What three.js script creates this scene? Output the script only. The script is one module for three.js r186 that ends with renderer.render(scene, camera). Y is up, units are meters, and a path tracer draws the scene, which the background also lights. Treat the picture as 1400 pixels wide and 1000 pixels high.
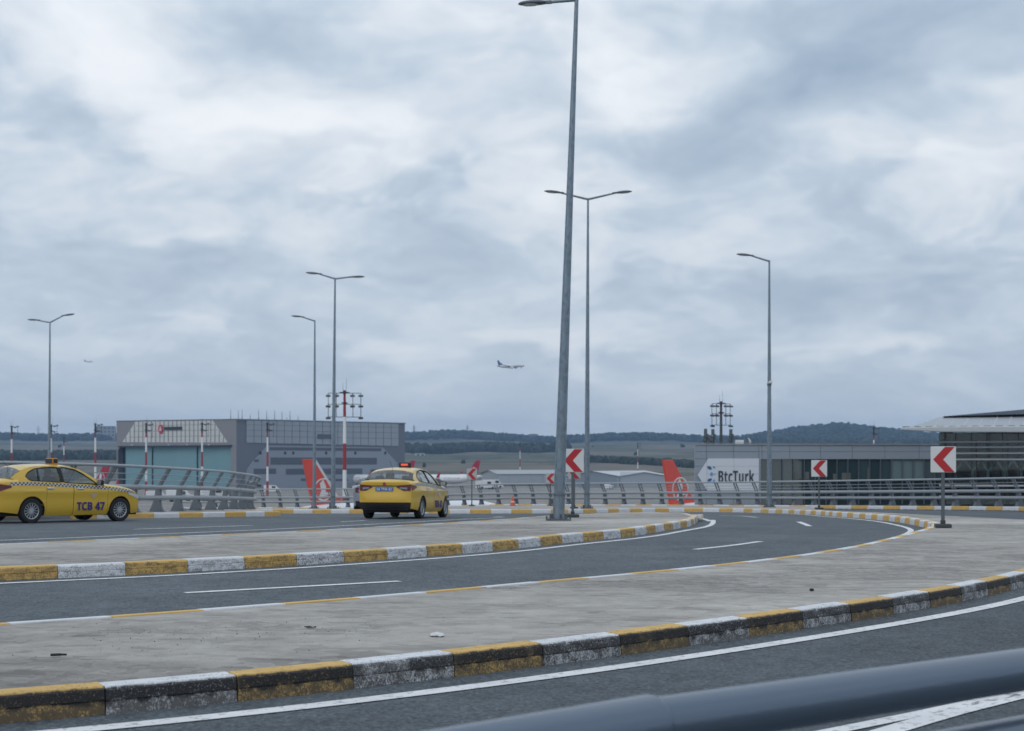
import * as THREE from 'three';
import { mergeGeometries, mergeVertices, toCreasedNormals } from 'three/addons/utils/BufferGeometryUtils.js';
import { RoundedBoxGeometry } from 'three/addons/geometries/RoundedBoxGeometry.js';
import { TessellateModifier } from 'three/addons/modifiers/TessellateModifier.js';
import { TextGeometry } from 'three/addons/geometries/TextGeometry.js';
import { FontLoader } from 'three/addons/loaders/FontLoader.js';

// ------------------------------------------------------------------ camera, sky, sun, exposure
const F = 1900, CX = 700, HY = 632, EYE = 1.38;               // focal length and horizon in a 1400 x 1000 frame
const scene = new THREE.Scene();
const camera = new THREE.PerspectiveCamera(2 * Math.atan(500 / F) * 180 / Math.PI, 1.4, 0.1, 12000);
camera.position.set(0, EYE, 0);
camera.setViewOffset(1400, 1000, 0, -(HY - 500), 1400, 1000);  // level camera with a risen lens
camera.focus = 14; camera.userData.fStop = 3.6;
camera.updateProjectionMatrix();

const renderer = new THREE.WebGLRenderer({ antialias: true });
renderer.toneMapping = THREE.LinearToneMapping;
renderer.toneMappingExposure = 1.06;
renderer.shadowMap.enabled = true;

// value noise
function hash(x, y, s) { let h = Math.imul(x, 374761393) ^ Math.imul(y, 668265263) ^ Math.imul(s, 2147483647 ^ 0x5bd1e995); h = Math.imul(h ^ (h >>> 13), 1274126177); return ((h ^ (h >>> 16)) >>> 0) / 4294967296; }
function vnoise(x, y, s = 0, per = 0) {
  const xi = Math.floor(x), yi = Math.floor(y); let fx = x - xi, fy = y - yi;
  fx = fx * fx * (3 - 2 * fx); fy = fy * fy * (3 - 2 * fy);
  let x0 = xi, x1 = xi + 1, y0 = yi, y1 = yi + 1;
  if (per) { x0 = ((x0 % per) + per) % per; x1 = ((x1 % per) + per) % per; y0 = ((y0 % per) + per) % per; y1 = ((y1 % per) + per) % per; }
  const a = hash(x0, y0, s), b = hash(x1, y0, s), c = hash(x0, y1, s), d = hash(x1, y1, s);
  return a + (b - a) * fx + (c - a) * fy + (a - b - c + d) * fx * fy;
}
function fbm(x, y, oct, s = 0, per = 0, gain = 0.5) { let v = 0, a = 1, n = 0; for (let o = 0; o < oct; o++) { v += a * vnoise(x, y, s + o * 17, per); n += a; a *= gain; x *= 2; y *= 2; per *= 2; } return v / n; }
let seed = 12345;
const rnd = () => { seed = (seed + 0x6d2b79f5) | 0; let t = Math.imul(seed ^ (seed >>> 15), 1 | seed); t = (t + Math.imul(t ^ (t >>> 7), 61 | t)) ^ t; return ((t ^ (t >>> 14)) >>> 0) / 4294967296; };
const clamp = (v, a = 0, b = 1) => Math.min(b, Math.max(a, v));
const sstep = (a, b, v) => { const t = clamp((v - a) / (b - a)); return t * t * (3 - 2 * t); };
const lerp = (a, b, t) => a + (b - a) * t;

// broken overcast: one cloud field over the whole dome, brighter and darker masses laid in it (angles in degrees, azimuth from the road ahead)
const MASSES = [ // azimuth, elevation, half width, half height, strength
  [-16.5, 16.4, 5, 2.2, 0.36], [-11, 13.4, 5, 1.3, 0.42], [-5.2, 12.4, 4, 1.6, 0.36], [-7, 11.4, 6, 1.0, 0.2], [-13, 9.4, 1.6, 0.35, 0.22], [-17, 14.0, 2.4, 0.9, -0.34], [-9, 16.8, 5, 1.0, -0.26],
  [-5, 15.6, 2.2, 0.9, -0.22], [3.5, 13.6, 2.6, 3.4, 0.3], [2.2, 10.4, 3, 1.6, 0.3], [6.5, 8, 3, 1.3, 0.28], [13.3, 14.8, 4.8, 1.3, -0.62], [8, 12.8, 3.5, 1.9, -0.36], [10, 17.6, 6, 1.3, -0.24], [18.5, 16.8, 4, 1.8, -0.3],
  [15, 11.9, 4.5, 1.2, 0.3], [17, 9.8, 3, 1.0, 0.2], [12.5, 6.8, 2.4, 0.6, -0.2], [-14, 7.8, 8, 1.3, -0.22], [-3, 8.6, 3, 1.0, -0.2], [2, 15.6, 2, 0.9, 0.16], [-3.5, 5.3, 5, 0.7, 0.42], [4.5, 4.8, 5, 0.6, 0.34], [14.5, 4.8, 4, 0.5, 0.36], [-16, 5.4, 5, 0.6, 0.2], [0, 2.6, 9, 0.5, 0.2],
];
function cloudSky() {
  const W = 4096, H = 2048, data = new Float32Array(W * H * 4);
  const mix3 = (a, b, t) => [lerp(a[0], b[0], t), lerp(a[1], b[1], t), lerp(a[2], b[2], t)];
  const deep = [0.20, 0.285, 0.41], mid = [0.475, 0.56, 0.655], bright = [0.89, 0.905, 0.925];
  const far = [0.65, 0.725, 0.785];
  for (let j = 0; j < H; j++) {
    const el = ((j + 0.5) / H - 0.5) * Math.PI, sy = Math.sin(el), cy = Math.cos(el);
    for (let i = 0; i < W; i++) {
      const k = (j * W + i) * 4; let c = far;
      if (el > -0.005) {
        const ph = ((i + 0.5) / W - 0.5) * 2 * Math.PI, dx = Math.cos(ph) * cy, dz = Math.sin(ph) * cy; // three.js: u = atan2(z, x) / 2pi + 0.5
        const q = 1 / (Math.max(sy, 0) + 0.26), px = dx * q * 3.4, pz = dz * q * 3.4;
        const wx = fbm(px * 1.3 + 7, pz * 1.3 + 3, 4, 11), wz = fbm(px * 1.3 + 31, pz * 1.3 + 17, 4, 23);
        const ex = px + (wx - 0.5) * 0.8, ez = pz + (wz - 0.5) * 0.8;
        const v = fbm(ex * 0.8 + 40, ez * 0.8 + 11, 7, 5, 0, 0.55);
        const pf = fbm(ex * 2.3 + 3, ez * 2.3 + 90, 6, 71, 0, 0.56), puff = 0.5 + 0.5 * Math.tanh((pf - 0.5) * 7);   // billows with firmer edges
        const fine = fbm(px * 9 + wx * 4, pz * 9 + wz * 4, 3, 171);
        let t = 0.535 + (v - 0.5) * 1.0 + (puff - 0.5) * 0.27 + (fine - 0.5) * 0.22;
        const az = Math.atan2(dx, -dz) * 57.2958 + (wx - 0.5) * 7, eld = el * 57.2958 + (wz - 0.5) * 3.4 + (puff - 0.5) * 0.5;
        let g = 0;
        for (const [ma, me, mw, mh, ms] of MASSES) { const a = (az - ma) / mw, b = (eld - me) / mh, r = a * a + b * b; if (r < 9) g += ms * Math.exp(-r); }
        t += g * (0.75 + 0.5 * puff); t = 0.5 + 0.5 * Math.tanh((t - 0.5) * 1.55);
        c = t < 0.5 ? mix3(deep, mid, t * 2) : mix3(mid, bright, t * 2 - 1);
        const hz = Math.exp(-Math.max(el * 57.2958, 0) / 5.4);       // thick air low down
        c = mix3(c, far, clamp(hz * 0.86));
        const lift = 1 + 0.3 * Math.max(sy, 0);           // overcast: a little brighter overhead
        c = [c[0] * lift, c[1] * lift, c[2] * lift];
      }
      data[k] = c[0]; data[k + 1] = c[1]; data[k + 2] = c[2]; data[k + 3] = 1;
    }
  }
  const t = new THREE.DataTexture(data, W, H, THREE.RGBAFormat, THREE.FloatType);
  t.mapping = THREE.EquirectangularReflectionMapping; t.magFilter = THREE.LinearFilter; t.minFilter = THREE.LinearFilter; t.needsUpdate = true; return t;
}
const skyTex = cloudSky();
scene.background = skyTex; scene.environment = skyTex;
const sun = new THREE.DirectionalLight(0xfff6ec, 0.55);
sun.position.set(-45, 70, 30); sun.target.position.set(0, 0, -40); sun.castShadow = true; sun.shadow.radius = 56;
Object.assign(sun.shadow.camera, { left: -80, right: 80, top: 80, bottom: -80, near: 1, far: 300 }); sun.shadow.mapSize.set(2048, 2048);
scene.add(sun, sun.target);
scene.fog = new THREE.FogExp2(0xa6cbf6, 0.00014);

// ------------------------------------------------------------------ lie of the land: the deck runs level, then falls away gently
function deckY(x, z) { const d = -z; return -0.13 * Math.log1p(Math.exp((d - 31) / 5)) - 0.006 * Math.max(0, d - 50) * clamp(-x / 10); }
function G(px, py, up = 0) { let a = 2, b = 130; for (let i = 0; i < 50; i++) { const d = (a + b) / 2, x = (px - CX) * d / F, y = HY + F * (EYE - deckY(x, -d) - up) / d; if (y > py) a = d; else b = d; } const d = (a + b) / 2, x = (px - CX) * d / F; return new THREE.Vector3(x, deckY(x, -d) + up, -d); }
const W3 = (px, py, d) => new THREE.Vector3((px - CX) * d / F, EYE - (py - HY) * d / F, -d);
const onDeck = (px, d, up = 0) => { const x = (px - CX) * d / F; return new THREE.Vector3(x, deckY(x, -d) + up, -d); };
const APRON = EYE - 11;

// ------------------------------------------------------------------ builders
const names = new Map();
function numbered(n) { const k = names.get(n) || 0; names.set(n, k + 1); return k ? n + '_' + String(k).padStart(3, '0') : n; }
function prep(g) { g = g.index ? g.toNonIndexed() : g; if (!g.attributes.normal) g.computeVertexNormals(); if (!g.attributes.uv) g.setAttribute('uv', new THREE.BufferAttribute(new Float32Array(g.attributes.position.count * 2), 2)); for (const k of Object.keys(g.attributes)) if (!['position', 'normal', 'uv'].includes(k)) g.deleteAttribute(k); return g; }
function merge(gs) { return Array.isArray(gs) ? (gs.length > 1 ? mergeGeometries(gs.map(prep)) : gs[0]) : gs; }
function mesh(name, gs, mat, parent) { const m = new THREE.Mesh(merge(gs), mat); m.castShadow = m.receiveShadow = true; m.name = parent ? name : numbered(name); (parent || scene).add(m); return m; }
function tag(o, label, category, group) { o.userData.label = label; o.userData.category = category; if (group) o.userData.group = group; return o; }
function thing(name, label, category, pos, turn = 0, group) { const o = new THREE.Group(); o.name = numbered(name); scene.add(o); if (pos) o.position.copy(pos); o.rotation.y = turn; return tag(o, label, category, group); }
function struct(o) { o.userData.kind = 'structure'; return o; }
function copy(o, label) { const c = o.clone(); c.name = numbered(o.name.replace(/_\d{3}$/, '')); c.userData = { ...o.userData }; if (label) c.userData.label = label; scene.add(c); return c; }
const T = (g, x = 0, y = 0, z = 0, rx = 0, ry = 0, rz = 0) => { if (rx) g.rotateX(rx); if (ry) g.rotateY(ry); if (rz) g.rotateZ(rz); g.translate(x, y, z); return g; };
const box = (w, h, d, x = 0, y = 0, z = 0) => new THREE.BoxGeometry(w, h, d).translate(x, y, z);
const rbox = (w, h, d, x = 0, y = 0, z = 0, r = 0.02, s = 2) => new RoundedBoxGeometry(w, h, d, s, r).translate(x, y, z);
const cyl = (r0, r1, h, seg = 12, x = 0, y = 0, z = 0) => new THREE.CylinderGeometry(r1, r0, h, seg).translate(x, y + h / 2, z);
function bar(a, b, r, seg = 6, r2 = r) { const v = b.clone().sub(a), g = new THREE.CylinderGeometry(r2, r, v.length(), seg); g.applyQuaternion(new THREE.Quaternion().setFromUnitVectors(new THREE.Vector3(0, 1, 0), v.clone().normalize())); const m = a.clone().add(b).multiplyScalar(0.5); return g.translate(m.x, m.y, m.z); }
const V = (x, y, z) => new THREE.Vector3(x, y, z);
function gridGeo(nu, nv, fn, uvFn) { const p = [], uv = [], ix = []; for (let j = 0; j <= nv; j++) for (let i = 0; i <= nu; i++) { const q = fn(i / nu, j / nv); p.push(q[0], q[1], q[2]); const t = uvFn ? uvFn(i / nu, j / nv) : [i / nu, j / nv]; uv.push(t[0], t[1]); } for (let j = 0; j < nv; j++) for (let i = 0; i < nu; i++) { const a = j * (nu + 1) + i, b = a + 1, c = a + nu + 1, d = c + 1; ix.push(a, b, d, a, d, c); } const g = new THREE.BufferGeometry(); g.setAttribute('position', new THREE.Float32BufferAttribute(p, 3)); g.setAttribute('uv', new THREE.Float32BufferAttribute(uv, 2)); g.setIndex(ix); g.computeVertexNormals(); return g; }

// ------------------------------------------------------------------ textures and materials
function dataTex(n, m, fn, srgb = true) { const d = new Uint8Array(n * m * 4); for (let j = 0; j < m; j++) for (let i = 0; i < n; i++) { const c = fn(i / n, j / m, i, j), k = (j * n + i) * 4; d[k] = clamp(c[0]) * 255; d[k + 1] = clamp(c[1]) * 255; d[k + 2] = clamp(c[2]) * 255; d[k + 3] = 255; } const t = new THREE.DataTexture(d, n, m); t.wrapS = t.wrapT = THREE.RepeatWrapping; t.magFilter = THREE.LinearFilter; t.minFilter = THREE.LinearMipmapLinearFilter; t.generateMipmaps = true; if (srgb) t.colorSpace = THREE.SRGBColorSpace; t.needsUpdate = true; return t; }
const S = (c) => c <= 0.0031308 ? c * 12.92 : 1.055 * Math.pow(c, 1 / 2.4) - 0.055;   // linear -> sRGB for byte maps
const lin = (r, g, b) => new THREE.Color().setRGB(r, g, b);
const std = (c, rough = 0.8, metal = 0, extra = {}) => new THREE.MeshStandardMaterial({ color: Array.isArray(c) ? lin(...c) : c, roughness: rough, metalness: metal, side: THREE.DoubleSide, ...extra });
const phys = (c, o) => new THREE.MeshPhysicalMaterial({ color: Array.isArray(c) ? lin(...c) : c, side: THREE.DoubleSide, ...o });

// asphalt: 6 m tile, stones in dark binder, broad patches
const N1 = 1024;
const asphaltTex = dataTex(N1, N1, (u, v, i, j) => {
  const grain = hash(i, j, 3), g2 = vnoise(u * 340, v * 340, 9, 340), br = fbm(u * 6, v * 6, 5, 21, 6), mid = fbm(u * 40, v * 40, 3, 33, 40);
  let a = 0.102 + (grain - 0.5) * 0.07 + (g2 - 0.5) * 0.095 + (br - 0.5) * 0.06 + (mid - 0.5) * 0.05;
  if (hash(i >> 1, j >> 1, 8) > 0.975) a += 0.10; if (hash(i >> 1, j >> 1, 18) > 0.96) a *= 0.55;
  const w = (g2 - 0.5) * 0.012; return [S(a * (0.83 + w)), S(a * 1.01), S(a * (1.16 - w))];
});
const asphaltBump = dataTex(512, 512, (u, v, i, j) => { const b = 0.5 + (vnoise(u * 220, v * 220, 4, 220) - 0.5) * 0.8 + (hash(i, j, 6) - 0.5) * 0.2; return [b, b, b]; }, false);
const asphaltMat = std(0xffffff, 0.86, 0, { map: asphaltTex, bumpMap: asphaltBump, bumpScale: 0.004, vertexColors: true });
// cast concrete of the islands: 10 m tile, trowel streaks, stains, hairline cracks
const crackPts = [];
{ let s0 = seed; seed = 77; for (let c = 0; c < 26; c++) { let x = rnd(), y = rnd(), a = rnd() * 6.28; const n = 10 + rnd() * 40; for (let k = 0; k < n; k++) { crackPts.push([x, y]); a += (rnd() - 0.5) * 0.9; x = (x + Math.cos(a) * 0.004 + 1) % 1; y = (y + Math.sin(a) * 0.0022 + 1) % 1; } } seed = s0; }
const crackMap = new Uint8Array(2048 * 2048);
for (const [x, y] of crackPts) { for (let q = -4; q <= 4; q++) for (let r = -1; r <= 1; r++) { const i = (Math.floor(x * 2048) + q + 2048) % 2048, j = (Math.floor(y * 2048) + r + 2048) % 2048; if (hash(i, j, 5) > 0.35) crackMap[j * 2048 + i] = 1; } }
const concreteTex = dataTex(2048, 2048, (u, v, i, j) => {
  const wx = fbm(u * 8, v * 8, 3, 3, 8), streak = fbm(u * 22 + wx * 3, v * 48 + wx * 5, 4, 41, 0), streakB = fbm((1 - u) * 22, v * 48 + 3, 4, 43, 0);
  const st = lerp(streak, streakB, sstep(0.86, 1, u)), blot = fbm(u * 5, v * 5, 5, 61, 5), sp = fbm(u * 120, v * 120, 2, 81, 120), gr = hash(i, j, 2);
  let a = 0.352 + (st - 0.5) * 0.17 + (blot - 0.5) * 0.30 + (sp - 0.5) * 0.10 + (gr - 0.5) * 0.06; if (gr > 0.988) a *= 0.5;
  const spot = fbm(u * 30, v * 60, 3, 91, 30); if (spot > 0.66) a *= 0.8; if (blot < 0.36 && sp > 0.56) a *= 0.72; if (hash(i >> 2, j >> 1, 13) > 0.9975) a *= 0.45;
  if (crackMap[j * 2048 + i]) a *= 0.62;
  return [S(a * 1.06), S(a * 1.0), S(a * 0.925)];
});
const concreteBump = dataTex(1024, 1024, (u, v, i, j) => { const b = fbm(u * 40, v * 70, 4, 14, 0) * 0.6 + hash(i, j, 9) * 0.2 + 0.1; return [b, b, b]; }, false);
const islandMat = std(0xffffff, 0.9, 0, { map: concreteTex, bumpMap: concreteBump, bumpScale: 0.004, vertexColors: true });

// kerb paint: u runs along the stone, v up the profile (0 foot of face ... 1 back of top)
function kerbTex(col, s, soot, chips, faceDirtTone) {
  return dataTex(512, 128, (u, v, i, j) => {
    const n = fbm(u * 14, v * 9, 4, s, 0), f = fbm(u * 96, v * 30, 2, s + 5, 0), gr = hash(i, j, s), br = fbm(u * 3, v * 3, 3, s + 9, 0), g2 = vnoise(u * 190, v * 48, s + 2), g3 = vnoise(u * 120 + 9, v * 36, s + 4);
    let c = col.map((q) => q * (0.88 + 0.24 * br));
    // dirt grains, dense on the face to carry its darker tone, few on top
    const on = v < 0.57; if (gr * 0.45 + g3 * 0.35 + n * 0.5 > 1.02 - (on ? faceDirtTone : faceDirtTone * 0.2) * 0.62) c = c.map((q, k) => lerp(q, [0.055, 0.05, 0.045][k], 0.88));
    // tyre rubber left on the upper half of the face, broken by chips that show the paint
    const band = sstep(0.20, 0.30, v + (n - 0.5) * 0.22) * (1 - sstep(0.545, 0.60, v + (n - 0.5) * 0.07));
    const gap = sstep(0.56, 0.68, fbm(u * 2.6 + s, 0.3, 3, s + 3, 0));
    let k = soot * band * (1 - gap * 0.7); if (g2 > 0.88 - chips * 0.14) k *= 0.35; if (f > 0.76 - chips * 0.06) k *= 0.3;
    c = c.map((q, m) => lerp(q, [0.014, 0.014, 0.016][m], clamp(k)));
    if (on && chips > 0 && (f < 0.15 + chips * 0.15 || g2 < 0.05 + chips * 0.12)) c = c.map((q, m) => lerp(q, [0.035, 0.035, 0.04][m], 0.85));
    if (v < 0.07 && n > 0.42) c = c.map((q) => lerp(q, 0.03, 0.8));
    c = c.map((q) => q * (0.93 + 0.14 * gr));
    return c.map(S);
  });
}
const YEL = [0.64, 0.405, 0.125], WHT = [0.68, 0.69, 0.71];
const kerbMats = { nearY: [], nearW: [], midY: [], midW: [], farY: [], farW: [] };
const kmat = (t) => std(0xffffff, 0.72, 0, { map: t });
for (let i = 0; i < 5; i++) {
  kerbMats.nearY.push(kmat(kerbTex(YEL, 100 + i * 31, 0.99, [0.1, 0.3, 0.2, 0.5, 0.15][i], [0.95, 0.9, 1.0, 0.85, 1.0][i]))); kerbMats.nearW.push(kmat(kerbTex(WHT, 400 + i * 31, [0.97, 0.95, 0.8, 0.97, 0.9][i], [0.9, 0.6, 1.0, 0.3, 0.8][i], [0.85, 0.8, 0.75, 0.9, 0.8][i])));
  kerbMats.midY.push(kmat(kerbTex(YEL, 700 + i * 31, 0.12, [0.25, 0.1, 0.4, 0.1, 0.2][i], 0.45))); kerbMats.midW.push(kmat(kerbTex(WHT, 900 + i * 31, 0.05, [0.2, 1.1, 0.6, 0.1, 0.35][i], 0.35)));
}
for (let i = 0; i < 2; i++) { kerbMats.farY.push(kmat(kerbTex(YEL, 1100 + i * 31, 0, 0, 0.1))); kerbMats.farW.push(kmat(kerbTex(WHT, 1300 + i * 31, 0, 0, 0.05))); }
const paintTex = dataTex(256, 256, (u, v, i, j) => { const n = fbm(u * 30, v * 30, 3, 5, 30), b = fbm(u * 4, v * 4, 3, 15, 4); let a = 0.72 + (b - 0.5) * 0.2; if (n > 0.66) a *= 0.62; a *= 0.92 + 0.12 * hash(i, j, 4); return [S(a), S(a), S(a * 1.01)]; });
const lineMat = std(0xffffff, 0.7, 0, { map: paintTex });
const galvTex = dataTex(256, 256, (u, v) => { const n = fbm(u * 14, v * 14, 3, 8, 14), m = fbm(u * 40, v * 8, 3, 18, 8); const a = 0.78 + (n - 0.5) * 0.5 + (m - 0.5) * 0.3; return [S(a), S(a), S(a)]; }); galvTex.repeat.set(1, 9);
const galv = std([0.235, 0.29, 0.345], 0.4, 0.5, { map: galvTex }), galvDark = std([0.12, 0.135, 0.15], 0.55, 0.45);
const railSteel = std([0.33, 0.36, 0.385], 0.46, 0.35), railNear = std([0.12, 0.155, 0.205], 0.24, 0.4, { bumpMap: asphaltBump, bumpScale: 0.0004 }), postSteel = std([0.145, 0.165, 0.19], 0.55, 0.3);
const black = std([0.012, 0.012, 0.014], 0.7), rubber = std([0.018, 0.018, 0.019], 0.85), darkGrey = std([0.05, 0.055, 0.06], 0.7);
const signRed = std([0.42, 0.015, 0.022], 0.5), signWhite = std([0.62, 0.63, 0.63], 0.55), mastRed = std([0.30, 0.03, 0.035], 0.6), mastWhite = std([0.74, 0.75, 0.76], 0.6);

// ------------------------------------------------------------------ the deck: asphalt, islands, kerbs, markings
const tess = new TessellateModifier(1.6, 9);
function sheet(poly, up, maxEdge, uvScale, tone) {      // poly: [x, z] list
  const shape = new THREE.Shape(poly.map(([x, z]) => new THREE.Vector2(x, -z)));
  let g = new THREE.ShapeGeometry(shape); g = prep(g); tess.maxEdgeLength = maxEdge; g = tess.modify(g);
  const p = g.attributes.position, n = p.count, uv = new Float32Array(n * 2), col = new Float32Array(n * 3);
  for (let i = 0; i < n; i++) { const x = p.getX(i), z = -p.getY(i); p.setXYZ(i, x, deckY(x, z) + up, z); uv[i * 2] = x / uvScale; uv[i * 2 + 1] = -z / uvScale; const t = tone(x, z); col[i * 3] = t[0]; col[i * 3 + 1] = t[1]; col[i * 3 + 2] = t[2]; }
  g.setAttribute('uv', new THREE.BufferAttribute(uv, 2)); g.setAttribute('color', new THREE.BufferAttribute(col, 3));
  const nn = new Float32Array(n * 3), e = 0.05; for (let i = 0; i < n; i++) { const x = p.getX(i), z = p.getZ(i), dx = (deckY(x + e, z) - deckY(x - e, z)) / (2 * e), dz = (deckY(x, z + e) - deckY(x, z - e)) / (2 * e), l = Math.hypot(dx, 1, dz); nn[i * 3] = -dx / l; nn[i * 3 + 1] = 1 / l; nn[i * 3 + 2] = -dz / l; }
  g.setAttribute('normal', new THREE.BufferAttribute(nn, 3)); return g;
}
function smooth(ps, n) { for (let k = 0; k < n; k++) { const q = ps.map((p) => p.clone()); for (let i = 1; i < ps.length - 1; i++) ps[i].copy(q[i]).multiplyScalar(0.5).addScaledVector(q[i - 1], 0.25).addScaledVector(q[i + 1], 0.25); } return ps; }
function curve(pts, step) { const c = new THREE.CatmullRomCurve3(pts, false, 'centripetal'); c.arcLengthDivisions = 1200; const n = Math.max(2, Math.round(c.getLength() / step)); return c.getSpacedPoints(n); }
const xz = (ps) => ps.map((p) => [p.x, p.z]);

// measured edges, turned into places on the deck
const K1 = [[-2600, 1095], [-900, 1052], [-300, 1018], [0, 995], [150, 982], [320, 962], [480, 945], [622, 928], [747, 912], [850, 897], [950, 883], [1032, 870], [1095, 861], [1158, 851], [1212, 843], [1260, 835], [1302, 827.5], [1340, 820], [1370, 812], [1400, 803], [1450, 788], [1510, 766], [1570, 746]].map(([x, y]) => G(x, y));
const K2 = [[-700, 890], [-250, 867], [0, 852], [110, 845], [320, 830], [450, 820], [560, 811], [650, 803], [800, 789], [900, 780.5], [1000, 770], [1075, 761], [1150, 750], [1186, 742.5], [1212, 737], [1237, 730], [1261, 724], [1275, 716.5]].map(([x, y]) => G(x, y, 0.15));
const K5 = [[1262, 721], [1250, 718.5], [1229, 714.6], [1207, 712], [1186, 710], [1143, 706.7], [1121, 704.8], [1060, 702], [1000, 700.6], [950, 700.2], [870, 700.8], [815, 701.6], [750, 702.2], [615, 702.5], [490, 702.5], [383, 702.5], [310, 703]].map(([x, y]) => G(x, y));
const K3 = [[954, 711], [950, 717], [942, 720.3], [934, 722], [926, 723.3], [915, 725], [903, 727], [889, 729.5], [873, 732.3], [857, 734.3], [835, 737], [809, 739.5], [783, 742], [753, 745], [725, 748.3], [688, 752.5], [650, 756], [607, 759.5], [563, 763], [452, 770.5], [380, 775.3], [329, 778.3], [247, 783], [170, 787], [75, 791], [0, 794.5], [-350, 809], [-900, 828]].map(([x, y]) => G(x, y));
const K4 = [[-900, 778], [-350, 759], [0, 744], [350, 729], [400, 727], [520, 720.3], [650, 712.7], [690, 710.2], [735, 706.6], [815, 702.3], [880, 700.8], [915, 700.8], [938, 702.2], [951, 706]].map(([x, y]) => G(x, y, 0.15));
const KL = [[-700, 716], [-300, 713], [0, 710.5], [183, 709], [300, 707.4], [383, 706]].map(([x, y]) => G(x, y));
const flat = (ps) => ps.map((p) => V(p.x, 0, p.z));
const loopOuter = smooth(curve(flat([...K2, ...K5]), 0.25), 10), loopInner = smooth(curve(flat([...K4, ...K3]), 0.25), 10), front = smooth(curve(flat(K1), 0.25), 70), leftKerb = curve(flat(KL), 0.25);
const barrierB = [[250, 97], [338, 95], [480, 92], [620, 88], [750, 84], [1000, 76], [1250, 66], [1400, 60], [1560, 52], [1720, 45]].map(([x, d]) => onDeck(x, d));
const barrierL = [[-620, 31.5], [-250, 34], [0, 36.5], [100, 38.7], [160, 41], [230, 45], [290, 50], [325, 54.5], [345, 60], [343, 67], [330, 76]].map(([x, d]) => onDeck(x, d));
const lineB = curve(flat(barrierB), 1.3), lineL = curve(flat(barrierL), 2.0);
const offsetLine = (ps, o) => ps.map((p, i) => { const a = ps[Math.max(0, i - 1)], b = ps[Math.min(ps.length - 1, i + 1)], tx = b.x - a.x, tz = b.z - a.z, l = Math.hypot(tx, tz); return V(p.x - tz / l * o, 0, p.z + tx / l * o); });   // +o: to the right of travel
const nearEdge = (x) => { for (let i = 1; i < front.length; i++) if (front[i].x >= x) return front[i].z; return -60; };
const wheelTone = (x, z) => { const b = (z > nearEdge(x) ? 0.68 : 0.88) + 0.3 * fbm(x * 0.12 + 9, z * 0.12, 3, 55) - 0.02; const p = fbm(x * 0.9, z * 0.3, 2, 66); const t = b * (0.96 + 0.08 * p); return [t, t, t * 1.01]; };
const dirtTone = (x, z) => { const b = 0.82 + 0.36 * fbm(x * 0.2 + 3, z * 0.35, 4, 88); return [b, b * 0.995, b * 0.985]; };
const nearest = (ps, x, z) => { let m = 1e9; for (let i = 0; i < ps.length; i += 2) { const q = (ps[i].x - x) ** 2 + (ps[i].z - z) ** 2; if (q < m) m = q; } return Math.sqrt(m); };
const roadTone = (x, z) => { // polished wheel paths and oil between them, along the lanes
  let t = wheelTone(x, z)[1]; const band = (d, lane) => { const o = ((d - 0.5) % lane) / lane; return 1 - 0.07 * Math.exp(-(((o - 0.27) / 0.07) ** 2)) - 0.07 * Math.exp(-(((o - 0.73) / 0.07) ** 2)) - 0.05 * Math.exp(-(((o - 0.5) / 0.06) ** 2)); };
  if (x > -16 && x < 26 && z > -62) { if (z > nearEdge(x)) t *= band(nearest(front, x, z) + 0.3 * vnoise(x * 0.4, z * 0.4, 3), 3.4); else { const a = nearest(loopOuter, x, z), b = nearest(loopInner, x, z); t *= band((a < b ? a : b) + 0.3 * vnoise(x * 0.4, z * 0.4, 3), 3.3); } }
  t *= 0.94 + 0.12 * fbm(x * 0.7, z * 0.5, 3, 76); return [t, t, t]; };
const outB = offsetLine(lineB, -0.9), outL = offsetLine(lineL, -0.7);
const deckPoly = [[-45, 14], [-45, -26], ...xz(outL), ...xz(outB), [60, -20], [60, 14]];
struct(mesh('road', sheet(deckPoly, 0, 0.75, 6, roadTone), asphaltMat)).userData.label = 'dark grey asphalt road deck curving round the islands';

const KH = 0.155;   // kerb height
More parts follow.
